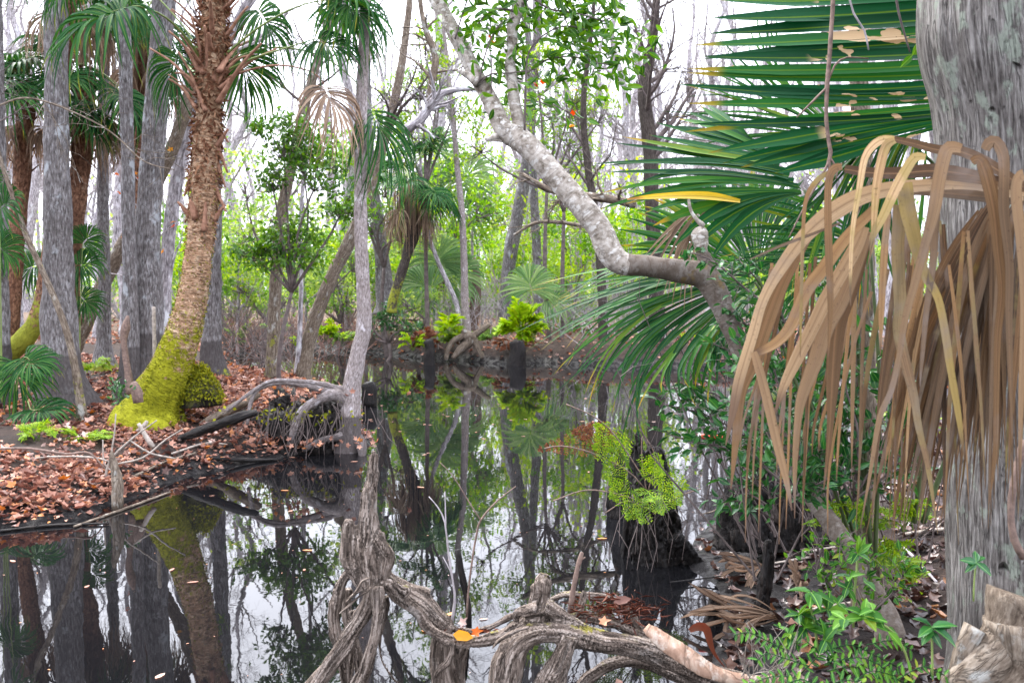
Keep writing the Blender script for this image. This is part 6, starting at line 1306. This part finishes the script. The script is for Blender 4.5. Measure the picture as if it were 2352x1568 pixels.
pinnate("creeping fern with rows of small oval leaflets along the bottom right edge", [[(1800, 1490), (1760, 1470), (1720, 1452), (1684, 1458)], [(1880, 1500), (1950, 1480), (2000, 1500), (2060, 1530)], [(1900, 1520), (1980, 1510), (2040, 1540)], [(1860, 1530), (1800, 1510), (1760, 1500), (1735, 1520)], [(1900, 1540), (1960, 1530), (2010, 1550)], [(1850, 1560), (1780, 1552), (1720, 1572)], [(1990, 1480), (2050, 1470), (2090, 1490)], [(1840, 1545), (1880, 1500), (1850, 1470)], [(1930, 1550), (1900, 1510), (1920, 1490)], [(2000, 1560), (2040, 1555), (2100, 1575)]], 3.15)
pinnate("second creeping fern with yellow green leaflets by the old trunk's root", [[(2060, 1560), (2120, 1530), (2170, 1550)], [(1960, 1570), (2000, 1540), (2060, 1552)], [(1780, 1580), (1840, 1560), (1890, 1580)], [(1890, 1590), (1930, 1562), (1980, 1566)]], 2.95, .032, 'leafE')
mb = MB()
n = 34; o = np.array([P(x, y, 3.25) for x, y in zip(rng.uniform(1700, 1830, n), rng.uniform(1540, 1575, n))]); e = np.array([P(x, y, 3.2) for x, y in zip(rng.uniform(1690, 1850, n), rng.uniform(1420, 1560, n))]); m = (o + e) / 2 + rng.normal(0, .015, (n, 3))
tubes(mb, np.stack([o, m, e], 1), np.tile([.0022, .0018, .001], (n, 1)), 3); tag(mb.build("dry_grass", MT['dry']), "dry bent grass stalks beside the strip of bark", "grass", None, "stuff")
for i, (x, y, L, rn, lab) in enumerate(((1795, 1438, .10, .7, "orange brown lobed leaf at the foot of the tall black knee"), (1702, 1328, .07, .93, "yellow orange leaf on the dark litter behind the puddle"), (1728, 1375, .06, .8, "pale tan leaf on the mud right of the stumpy knee"), (1665, 1478, .06, .3, "dark red leaf floating behind the curled leaf"), (2110, 1560, .16, .8, "large tan leaf at the bottom edge by the old trunk"), (2165, 1540, .10, .6, "brown curled leaf under the dark green seedling"))):
    d_ = hit(x, y); mb = MB(); p = P(x, y, d_ * .992); leaves(mb, [p], [(1, .2, .1)], [(.1, -.5, 1)], L, L * .7, 'lit', [rn]); tag(mb.build("fallen_leaf", MT['litter'], None, tuple(p)), lab, "leaf")

# ------------------------------------------------------------------ far bank
bare_tree("slim_tree", "slender pale trunk with ringed bark on the far bank beside the arching root", "tree", [(1072, 768, 21), (1068, 700, 18), (1066, 600, 16), (1060, 480, 15), (1050, 380, 13), (1040, 260, 12)], MT['pale'], d=20.6, top=9, n=10, L1=1.6)
bare_tree("slim_tree", "pale thin trunk leaning left out of the same root as the ringed one", "tree", [(1064, 764, 13), (1046, 690, 11), (1010, 610, 10), (985, 540, 9), (975, 470, 8)], MT['far'], d=20.6, top=6, n=8, L1=1.3)
bare_tree("swamp_tree", "curved grey trunk behind the big bright fern of the far bank", "tree", [(1166, 770, 42), (1164, 690, 35), (1170, 600, 33), (1184, 520, 32), (1200, 440, 30), (1214, 340, 27), (1222, 200, 24)], MT['grey'], d=23, top=11, n=14)
bare_tree("swamp_tree", "straight slim grey trunk right of the big bright fern", "tree", [(1242, 770, 30), (1240, 690, 23), (1232, 560, 21), (1226, 440, 20), (1222, 330, 19), (1218, 180, 17)], MT['grey'], d=22.5, top=11, n=14)
bare_tree("swamp_tree", "broad brownish grey trunk behind the pale trunk of the left bank", "tree", [(888, 700, 42), (880, 620, 35), (868, 520, 34), (852, 430, 34), (840, 300, 30)], MT['grey'], d=22, top=11, n=14)
bare_tree("swamp_tree", "reddish grey trunk low on the far bank, left of the ringed one", "tree", [(1080, 760, 26), (1092, 700, 24), (1094, 640, 20), (1090, 600, 12)], MT['vine'], d=23, top=2.2, crown=False)
bare_tree("swamp_tree", "dark branching tree standing behind the edge of the palm fans", "tree", [(1512, 800, 40), (1506, 640, 34), (1498, 480, 32), (1492, 330, 34), (1480, 210, 30), (1500, 90, 22), (1510, -30, 16)], MT['dark'], d=20.3, top=9, n=22, n2=7, tw='twigd', t0=.45, L1=2.2)
bare_tree("swamp_tree", "dark slim tree with crooked limbs right of the leaning tree's upper fork", "tree", [(1388, 800, 24), (1380, 620, 20), (1366, 480, 18), (1350, 380, 17), (1340, 240, 14), (1360, 60, 10)], MT['dark'], d=20.3, top=8, n=18, tw='twigd', t0=.4, L1=2)
for lab, sp, d_, dark in (("horizontal lichen limb crossing behind the leaning tree", [(1460, 470, 18), (1390, 455, 20), (1330, 450, 18), (1260, 435, 14), (1200, 400, 8)], 15, 1), ("curved pale limb bending behind the leaning tree's bright leaves", [(930, 300, 24), (965, 275, 22), (990, 240, 21), (1015, 215, 17), (1060, 205, 12), (1100, 205, 8)], 12.5, 0), ("thick crooked limb rising to the top behind the bright leaves", [(985, 250, 17), (990, 200, 16), (1000, 130, 17), (975, 60, 12), (960, -30, 10)], 12.6, 1), ("long thin bare branch arching across the left trunks", [(-10, 245, 5), (60, 225, 4), (150, 250, 4), (250, 300, 3.5), (330, 370, 3), (400, 390, 2)], 7.8, 1), ("lichen coated drooping branch in front of the far pale trunks", [(1420, 555, 10), (1340, 520, 9), (1240, 510, 8), (1180, 540, 5)], 15, 1)):
    pp, rr = spine(sp, d_); mb = MB(); p, r = tube(mb, pp, rr, 8, .08, .10); k = np.linspace(0, len(p) - 1, 9).astype(int)
    A, Ra = grow(p[k][None], r[k][None], 12, .7, (30, 80), .1, 5, .25, .05, .5, .003); tubes(mb, A, Ra, 4); B, Rb = grow(A, Ra, 5, .35, (25, 70), .2, 4, .25, 0, .6, .002); tubes(mb, B, Rb, 3)
    tag(mb.build("bare_limb", MT['brown' if dark else 'far'], None, tuple(pp[0])), lab, "limb")
auto_palm("leaning far palm with a dark mossy trunk and a hanging skirt of dead fronds", [(902, 690, 22), (918, 640, 22), (936, 580, 24), (950, 530, 34), (948, 470, 44), (942, 420, 40)], 20, MT['dark'], 14, 4, .75, .8, None, .6, skirt=90, group="cabbage palms of the far bank", stubs=4)
palmetto("palmetto beyond the far bank left of the leaning pale trunk", 1010, 700, [(1000, 660, (-.6, 0, .2), (0, -.8, .5), 1), (1030, 640, (.5, 0, .4), (0, -.8, .4), 1), (1010, 610, (0, 0, .8), (0, -1, .2), 1)], 1.1, 22.5, "palmettos of the far bank", wp=.02, mat=MT['palmpale'])
palmetto("palmetto with an upright fan right of the big bright fern", 1225, 740, [(1222, 670, (-.2, 0, .9), (0, -1, .1), 1), (1250, 690, (.7, 0, .2), (0, -.8, .4), .8)], .9, 20.5, "palmettos of the far bank", wp=.02, mat=MT['palmpale'])
palmetto("big pale palmetto high on the slope behind the far palm's skirt", 1040, 640, [(1020, 440, (-.5, 0, .6), (0, -.9, .3), 1), (1060, 420, (.4, 0, .7), (0, -.9, .3), 1), (1000, 350, (.1, 0, 1), (0, -1, .1), .8), (1050, 480, (.6, 0, .1), (0, -.8, .5), 1)], 1.3, 26, "palmettos of the far bank", wp=.03, mat=MT['palmpale'])
fern("big bright yellow green fern clump on the far bank", 1195, 775, [(1150, 735), (1140, 760), (1165, 705), (1190, 690), (1215, 700), (1235, 735), (1245, 755), (1255, 775), (1220, 790), (1205, 800), (1185, 760), (1175, 730), (1210, 730), (1230, 710), (1250, 730), (1155, 750), (1200, 715), (1225, 770), (1130, 770), (1265, 760), (1180, 680), (1240, 700)], 20, 'fernfar', npin=16, L=.34, sz=.10, leaflet=False, arch=.18)
fern("smaller bright fern left of the far ringed trunk", 1035, 770, [(1000, 760), (1010, 740), (1030, 730), (1055, 735), (1060, 755), (1015, 765), (1045, 780), (1040, 745), (990, 775), (1065, 775)], 20.4, 'fernfar', npin=12, L=.25, sz=.09, leaflet=False, arch=.14)
fern("rust orange dead fern on the far bank above the square black stump", 975, 790, [(945, 785), (955, 770), (975, 765), (995, 770), (1005, 785), (950, 800), (990, 760), (1000, 800)], 20.2, 'deadfern', npin=12, L=.25, sz=.09, leaflet=False, arch=.12)
fern("dead orange fern hanging under the big bright fern", 1160, 790, [(1130, 790), (1140, 800), (1165, 805), (1190, 805), (1150, 780), (1245, 800), (1260, 790)], 19.9, 'deadfern', npin=12, L=.22, sz=.09, leaflet=False, arch=.05)
def far_stump(name, label, x, y, w, h, d):
    t_ = [(x, y + 25, w * 1.1), (x, y, w), (x + 2, y - h * .5, w * .94), (x - 1, y - h, w * .8)]; pp, rr = spine(t_, d); mb = MB(); tube(mb, pp, rr, 14, .05, .10, 3, .08); return tag(mb.build(name, MT['wet'], None, tuple(pp[1])), label, "stump")
far_stump("black_stump", "square black stump at the far water line under the orange fern", 986, 828, 27, 46, 19.6)
far_stump("black_stump", "black stump at the far water line under the big bright fern", 1186, 832, 40, 48, 19.5)
far_stump("black_stump", "mossy black knob standing in the channel right of the pale trunk", 846, 908, 36, 28, 13)
mb = MB()
for sp in ([(1062, 758, 14), (1085, 770, 16), (1110, 755, 14), (1125, 745, 10)], [(1075, 765, 26), (1078, 785, 24), (1060, 800, 18), (1040, 822, 14)], [(1085, 770, 20), (1095, 795, 14), (1110, 822, 12)], [(1070, 770, 16), (1045, 780, 14), (1030, 800, 12), (1024, 826, 10)]):
    pp, rr = spine(sp, 20.3); tube(mb, pp, rr, 10, .06, .1, mkf=mk_height(0, .2, .3))
tag(mb.build("arching_root", MT['brown'], None, tuple(P(1070, 770, 20.3))), "arching root straddling the far bank under the ringed trunk", "root")

# ------------------------------------------------------------------ leafy understory
def leafy(name, label, base, blobs, d, mat, L, W, n, clumps=14, w=10, tw='twigd', kind='dia', group=None, spread=.2, cat="tree"):
    b = P(base[0], base[1], d); b[2] = max(float(ground_z(b[0], b[1])), 0) - .1
    t = thing(name, label, cat, b, group); mb = MB(); lf = MB()
    cb = np.array(blobs, float); ca = P(cb[:, 0].mean(), cb[:, 1].max() + 20, d); fork = b + (ca - b) * .8
    tube(mb, [b, (b + fork) / 2 + rng.normal(0, .08, 3), fork], [w * .6 * d / F0, w * .5 * d / F0, w * .4 * d / F0], 7, .15, .08)
    for (x, y, rx, ry) in blobs:
        c = P(x, y, d + rng.uniform(-.3, .3)); R_ = np.array([rx * d / F0, (rx + ry) * .5 * d / F0, ry * d / F0])
        q = blob(lf, c, R_, int(n * rx * ry / 8000), L, W, clumps, spread, kind)
        mid = (fork + c) / 2 + np.array([rng.normal(0, .15), 0, rng.uniform(-.1, .2)])
        tube(mb, [fork, mid, c], [w * .4 * d / F0, w * .28 * d / F0, w * .1 * d / F0], 6, .2, .06)
        o = np.repeat((c + (mid - c) * .35)[None], len(q), 0); m = (o + q) / 2 + rng.normal(0, .08, q.shape)
        tubes(mb, np.stack([o, m, q], 1), np.tile([w * .1 * d / F0, w * .07 * d / F0, .003], (len(q), 1)), 4)
    mb.build("branches", MT[tw], t); lf.build("crown", mat, t); return t
leafy("leafy_tree", "leafy green tree round the slim trunk behind the mud mound", (640, 880), [(650, 310, 80, 45), (690, 335, 70, 50), (740, 390, 60, 60), (640, 560, 60, 50), (705, 560, 50, 80), (580, 590, 50, 40), (790, 470, 50, 40), (620, 400, 40, 40)], 12.4, MT['leafA'], .092, .040, 1250, 22, spread=.30)
leafy("leafy_tree", "airy bright green tree around the curved pale limb", (985, 790), [(960, 190, 70, 50), (1010, 170, 60, 60), (930, 300, 70, 60), (1050, 240, 60, 50), (900, 210, 40, 30), (1000, 90, 70, 50)], 20.6, MT['leafB'], .11, .048, 700, 20)
leafy("leafy_tree", "sunny yellow green tree behind the leaning tree's fork", (1262, 790), [(1260, 250, 90, 70), (1330, 200, 80, 60), (1310, 320, 70, 60), (1180, 260, 80, 60), (1080, 330, 80, 60), (1230, 140, 80, 60), (1390, 260, 60, 50)], 21, MT['leafB'], .11, .046, 520, 20)
leafy("leafy_tree", "deep green bush under the half withered frond", (890, 760), [(890, 490, 50, 40), (930, 540, 40, 40), (850, 520, 40, 40), (880, 420, 40, 40), (850, 380, 40, 40)], 21.5, MT['leafA'], .11, .048, 620)
leafy("leafy_tree", "hazy green tree filling the gap right of the mossy palm", (600, 760), [(560, 420, 70, 90), (620, 500, 80, 80), (700, 460, 80, 100), (560, 540, 60, 70), (760, 330, 50, 60)], 21, MT['leafC'], .12, .06, 420, 18)
leafy("leafy_tree", "pale green thicket tree behind the far palmetto", (1000, 740), [(980, 560, 90, 70), (1060, 530, 80, 80), (1120, 470, 80, 80), (1010, 430, 80, 70), (940, 620, 80, 50)], 25, MT['leafB'], .14, .07, 460, 20)
leafy("leafy_tree", "pale green thicket tree between the straight grey trunk and the palm fans", (1330, 760), [(1330, 600, 70, 70), (1290, 520, 70, 70), (1380, 520, 60, 80), (1270, 640, 60, 50), (1330, 440, 70, 50)], 25, MT['leafC'], .13, .065, 420, 20)
leafy("leafy_tree", "thin yellow green sapling crown high right of the straight grey trunk", (1290, 780), [(1290, 390, 60, 50), (1350, 360, 60, 40), (1250, 350, 40, 40)], 21, MT['leafB'], .10, .045, 420)
leafy("leafy_bush", "green bush at the water's edge right behind the pale trunk", (885, 790), [(880, 720, 36, 40), (910, 740, 40, 30), (860, 750, 30, 26), (930, 755, 40, 20)], 20.5, MT['leafD'], .10, .05, 900, cat="bush")
leafy("leafy_bush", "dull green bush between the far bush and the smaller bright fern", (970, 770), [(960, 735, 40, 34), (990, 700, 40, 34), (930, 700, 36, 30)], 22, MT['leafC'], .11, .05, 800, cat="bush")
leafy("leafy_bush", "green bush behind the channel left of the slanting mottled tree", (600, 770), [(590, 700, 60, 40), (650, 690, 50, 40), (550, 660, 50, 40), (690, 650, 40, 50)], 22, MT['leafC'], .11, .055, 700, cat="bush")
leafy("leafy_bush", "green bush hanging right of the slanting mottled tree", (770, 770), [(770, 640, 40, 40), (800, 690, 30, 40), (740, 700, 40, 40), (830, 600, 40, 50)], 22, MT['leafC'], .11, .055, 700, cat="bush")
shrub("leafy_sprig", "small upright leafy sprout at the bank before the slender grey trunk", [[(270, 930), (268, 900), (262, 880)], [(270, 930), (285, 900), (290, 885)]], 8.9, 24, .05, .02, MT['leafD'], .05, wst=4)
for i, (lab, x, y, rx, ry, d_, m) in enumerate((("sunlit yellow green bush filling the far bank under the half withered frond", 930, 640, 90, 70, 24, 'leafB'), ("pale sunlit bush between the slim tree and the slanting mottled tree", 700, 600, 80, 90, 23, 'leafC'), ("bright bush behind the mossy palm's right side", 545, 620, 60, 90, 22, 'leafB'), ("tall sunlit bush left of the broad brownish grey trunk", 800, 560, 60, 110, 24, 'leafB'), ("yellow green bush behind the curved grey trunk", 1150, 640, 80, 60, 25, 'leafB'), ("soft green bush right of the straight slim grey trunk", 1300, 690, 70, 60, 24, 'leafC'), ("high sunlit crown behind the airy bright tree", 1080, 400, 110, 90, 27, 'leafB'), ("green crown over the slanting mottled tree", 840, 330, 80, 80, 24, 'leafB'), ("yellow green crown behind the leaning tree's middle", 1200, 460, 90, 80, 26, 'leafB'))):
    leafy("leafy_bush", lab, (x, 760), [(x, y, rx, ry), (x - rx * .6, y + ry * .5, rx * .6, ry * .5), (x + rx * .6, y + ry * .4, rx * .6, ry * .5), (x + rx * .2, y - ry * .6, rx * .6, ry * .5)], d_, MT[m], .13, .065, 420, 16, 8, "twig", cat="bush")
for i in range(18):
    x = rng.uniform(540, 1720); y = 775 + rng.uniform(0, 30); d_ = rng.uniform(19.6, 22)
    if 1130 < x < 1270: continue
    fern("small dull green fern on the edge of the far bank", x, y, [(x + rng.uniform(-38, 38), y - rng.uniform(0, 45)) for _ in range(7)], d_, 'leafC' if i % 3 else 'fernfar', "small ferns of the far bank", 11, .20, leaflet=False, arch=.12)
# reddish dead brush along the far bank
def brush(label, xs, ys, d, n, h, mat, seed=0):
    mb = MB(); o = np.array([P(x, y, dd) for x, y, dd in zip(rng.uniform(*xs, n), rng.uniform(*ys, n), rng.uniform(*d, n))]); o[:, 2] = np.maximum(ground_z(o[:, 0], o[:, 1]), -.05)
    A, Ra = grow(np.stack([o, o + np.array([0, 0, .3])], 1), np.full((n, 2), .012), 1, h, (5, 60), 0, 5, .2, .02, .8, .006); tubes(mb, A, Ra, 4)
    B, Rb = grow(A, Ra, 5, h * .5, (25, 70), .2, 4, .25, 0, .6, .004); tubes(mb, B, Rb, 3)
    tag(mb.build("brushwood", mat), label, "brushwood", None, "stuff")
redtw = plain("red_twig", (.14, .07, .055), (.32, .19, .155), 14)
brush("reddish bare brush along the far bank behind the pale trunk", (520, 850), (760, 800), (20.5, 25), 170, 1.2, redtw)
brush("grey bare brush above the arching root of the far bank", (1000, 1180), (740, 800), (21, 26), 110, 1.2, MT['twig'])
brush("tan bare brush at the far bank under the palm fans", (1240, 1750), (760, 830), (19.8, 27), 240, 1.1, MT['twig'])
brush("bare stems standing in the channel behind the mossy palm", (500, 700), (780, 850), (14, 20), 50, 1.6, MT['twigd'])

# ------------------------------------------------------------------ the wood beyond
protos = []
for i in range(6):
    t = thing("bare_tree", "slim leafless grey tree in the pale wood beyond the far bank", "tree", (0, 0, 0), "bare trees of the wood beyond")
    H_ = 13 + i; pts = np.array([(0, 0, -.4), (rng.normal(0, .1), 0, .5)] + [(rng.normal(0, .10 + .05 * q), rng.normal(0, .1 + .05 * q), H_ * q / 7) for q in range(1, 8)]); rr = np.array([.26, .17, .14, .13, .12, .10, .08, .05, .02]) * (1 + .1 * i)
    mb = MB(); p, r = tube(mb, pts, rr, 9, .35, .05); a = mb.build("trunk", MT['far'], t)
    mb = MB(); bare_crown(mb, p, r, 15, 6, 5, 3.0, .35, .12, rmin=.007); b = mb.build("crown", MT['twig'], t)
    protos.append((t, a, b))
def dup(pr, loc, rz, s, label=None, group=None):
    t = pr[0].copy(); COL.objects.link(t); t.location = loc; t.rotation_euler = (rng.normal(0, .04), rng.normal(0, .04), rz); t.scale = (s, s, s)
    if label: t["label"] = label
    if group: t["group"] = group
    for ch in pr[1:]:
        c = ch.copy(); COL.objects.link(c); c.parent = t
    return t
cnt = 0; placed = []
while cnt < 62:
    d_ = 21 + 50 * rng.uniform(0, 1) ** 1.3; px = rng.uniform(-500, 2700); x, y = P(px, 700, d_)[:2]
    if d_ < 24 and 850 < px < 1350 or d_ < 32 and 1150 < px < 1950: continue
    if any((x - a) ** 2 + (y - b) ** 2 < 1.0 for a, b in placed): continue
    if sdist(np.array([x]), np.array([y]), LEFT)[0] < .5: continue
    placed.append((x, y)); z_ = float(ground_z(x, y)); s = rng.uniform(.7, 1.15)
    if cnt < 6:
        t = protos[cnt][0]; t.location = (x, y, z_); t.rotation_euler.z = rng.uniform(0, 6.3)
    else: dup(protos[cnt % 6], (x, y, z_), rng.uniform(0, 6.3), s)
    cnt += 1
# behind the left bank: nearer, thinner
for i in range(26):
    d_ = rng.uniform(20, 34); px = rng.uniform(-250, 640); x, y = P(px, 700, d_)[:2]
    if sdist(np.array([x]), np.array([y]), LEFT)[0] < .6: continue
    dup(protos[i % 6], (x, y, float(ground_z(x, y))), rng.uniform(0, 6.3), rng.uniform(.32, .6), "slim leafless grey tree in the wood behind the left bank's palms", "bare trees behind the left bank")
for i in range(46):   # thin twiggy ones under the open sky on the right
    d_ = rng.uniform(30, 58); px = rng.uniform(1150, 2000); x, y = P(px, 700, d_)[:2]
    dup(protos[i % 6], (x, y, float(ground_z(x, y))), rng.uniform(0, 6.3), rng.uniform(.45, .8), "thin leafless tree in the pale wood behind the palm fans", "thin bare trees behind the palm fans")
t = thing("orange_tree", "thin bare tree with a few orange leaves between the left bank's grey trunks", "tree", P(330, 800, 14))
mb = MB(); pp, rr = spine([(330, 800, 10), (335, 640, 8), (325, 500, 6), (340, 380, 4)], 14); p, r = tube(mb, pp, rr, 6, .1); A, Ra = grow(p[None], r[None], 14, 1.3, (40, 85), .3, 5, .2, .03, .5, .004); tubes(mb, A, Ra, 4); mb.build("branches", MT['twig'], t)
mb = MB(); q = A[rng.integers(0, 14, 34), rng.integers(1, 5, 34)]; leaves(mb, q + rng.normal(0, .05, q.shape), rdir(34, -.3), rdir(34), .10, .09, 'lit'); mb.build("autumn_leaves", MT['autumn'], t)["kind"] = "stuff"
sp_ = []
for i in range(4):
    t = thing("undergrowth_shrub", "hazy pale green shrub of the undergrowth in the wood beyond", "shrub", (0, 0, 0), "shrubs of the wood beyond")
    mb = MB(); lf = MB(); q = blob(lf, (0, 0, 1.1 + .2 * i), (.9, .9, .9 + .2 * i), 900, .12, .055, 16, .24)
    tubes(mb, np.stack([np.zeros_like(q), q * .5 + rng.normal(0, .08, q.shape), q], 1), np.tile([.02, .012, .005], (len(q), 1)), 4)
    a = mb.build("branches", MT['twig'], t); b = lf.build("foliage", MT['leafC' if i % 2 else 'leafB'], t); sp_.append((t, a, b))
i = 0
while i < 95:
    d_ = 22.5 + 26 * rng.uniform(0, 1) ** 1.2; px = rng.uniform(-300, 2500) if i > 30 else rng.uniform(450, 1500); x, y = P(px, 700, d_)[:2]
    if sdist(np.array([x]), np.array([y]), LEFT)[0] < .5: continue
    z_ = float(ground_z(x, y)); s = rng.uniform(.7, 1.5)
    if i < 4: t = sp_[i][0]; t.location = (x, y, z_); t.scale = (s, s, s)
    else: dup(sp_[i % 4], (x, y, z_), rng.uniform(0, 6.3), s)
    i += 1
# far wood that reads as one mass of stems and twigs
mb = MB(); n = 200; d_ = rng.uniform(66, 110, n); px = rng.uniform(-600, 2900, n); o = np.stack([(px - 1176) / F0 * d_, d_, np.full(n, .5)], -1); h = rng.uniform(10, 20, n)
A = np.stack([o + np.stack([rng.normal(0, .3, n) * q, rng.normal(0, .3, n) * q, h * q / 4], -1) for q in range(5)], 1); Ra = np.linspace(.16, .04, 5)[None] * rng.uniform(.6, 1.6, (n, 1)); tubes(mb, A, Ra, 4)
B, Rb = grow(A, Ra, 9, 4.5, (25, 65), .15, 4, .2, .12, .5, .02); tubes(mb, B, Rb, 3)
C, Rc = grow(B, Rb, 2, 2.2, (25, 65), .2, 3, .25, .05, .6, .013); tubes(mb, C, Rc, 3)
tag(mb.build("distant_wood", MT['far']), "far off leafless wood closing the view behind everything", "wood", None, "stuff")
mb = MB(); n = 26000; d_ = rng.uniform(45, 85, n); px = rng.uniform(-600, 2900, n); hh = rng.gamma(2.0, 1.0, n); cl = wob((px - 1176) / F0 * d_, d_, .5)
leaves(mb, np.stack([(px - 1176) / F0 * d_, d_, .5 + hh * (1.0 + .6 * cl)], -1), rdir(n), rdir(n, .6), .30 * rng.uniform(.5, 1.2, n), .16, 'dia')
tag(mb.build("distant_undergrowth", MT['leafC']), "pale green undergrowth deep in the far off wood", "undergrowth", None, "stuff")

# ------------------------------------------------------------------ damp air
if HZ:
    hb_ = MB(); v = [(x, y, z_) for z_ in (-1.7, 24.5) for y in (-13, 172) for x in (-122, 122)]
    hb_.add(v, [(0, 2, 3, 1), (4, 5, 7, 6), (0, 1, 5, 4), (2, 6, 7, 3), (0, 4, 6, 2), (1, 3, 7, 5)])
    g = NT("damp_air"); vol = g.n("VolumePrincipled", {"Color": (.93, .92, .97), "Density": HZ, "Anisotropy": .2})
    g.t.links.new(vol.outputs[0], g.out.inputs["Volume"])
    hz = hb_.build("haze", g.m, smooth=False); hz["kind"] = "stuff"; hz["label"] = "thin pale damp air filling the swamp wood"
    sc.cycles.volume_bounces = 1
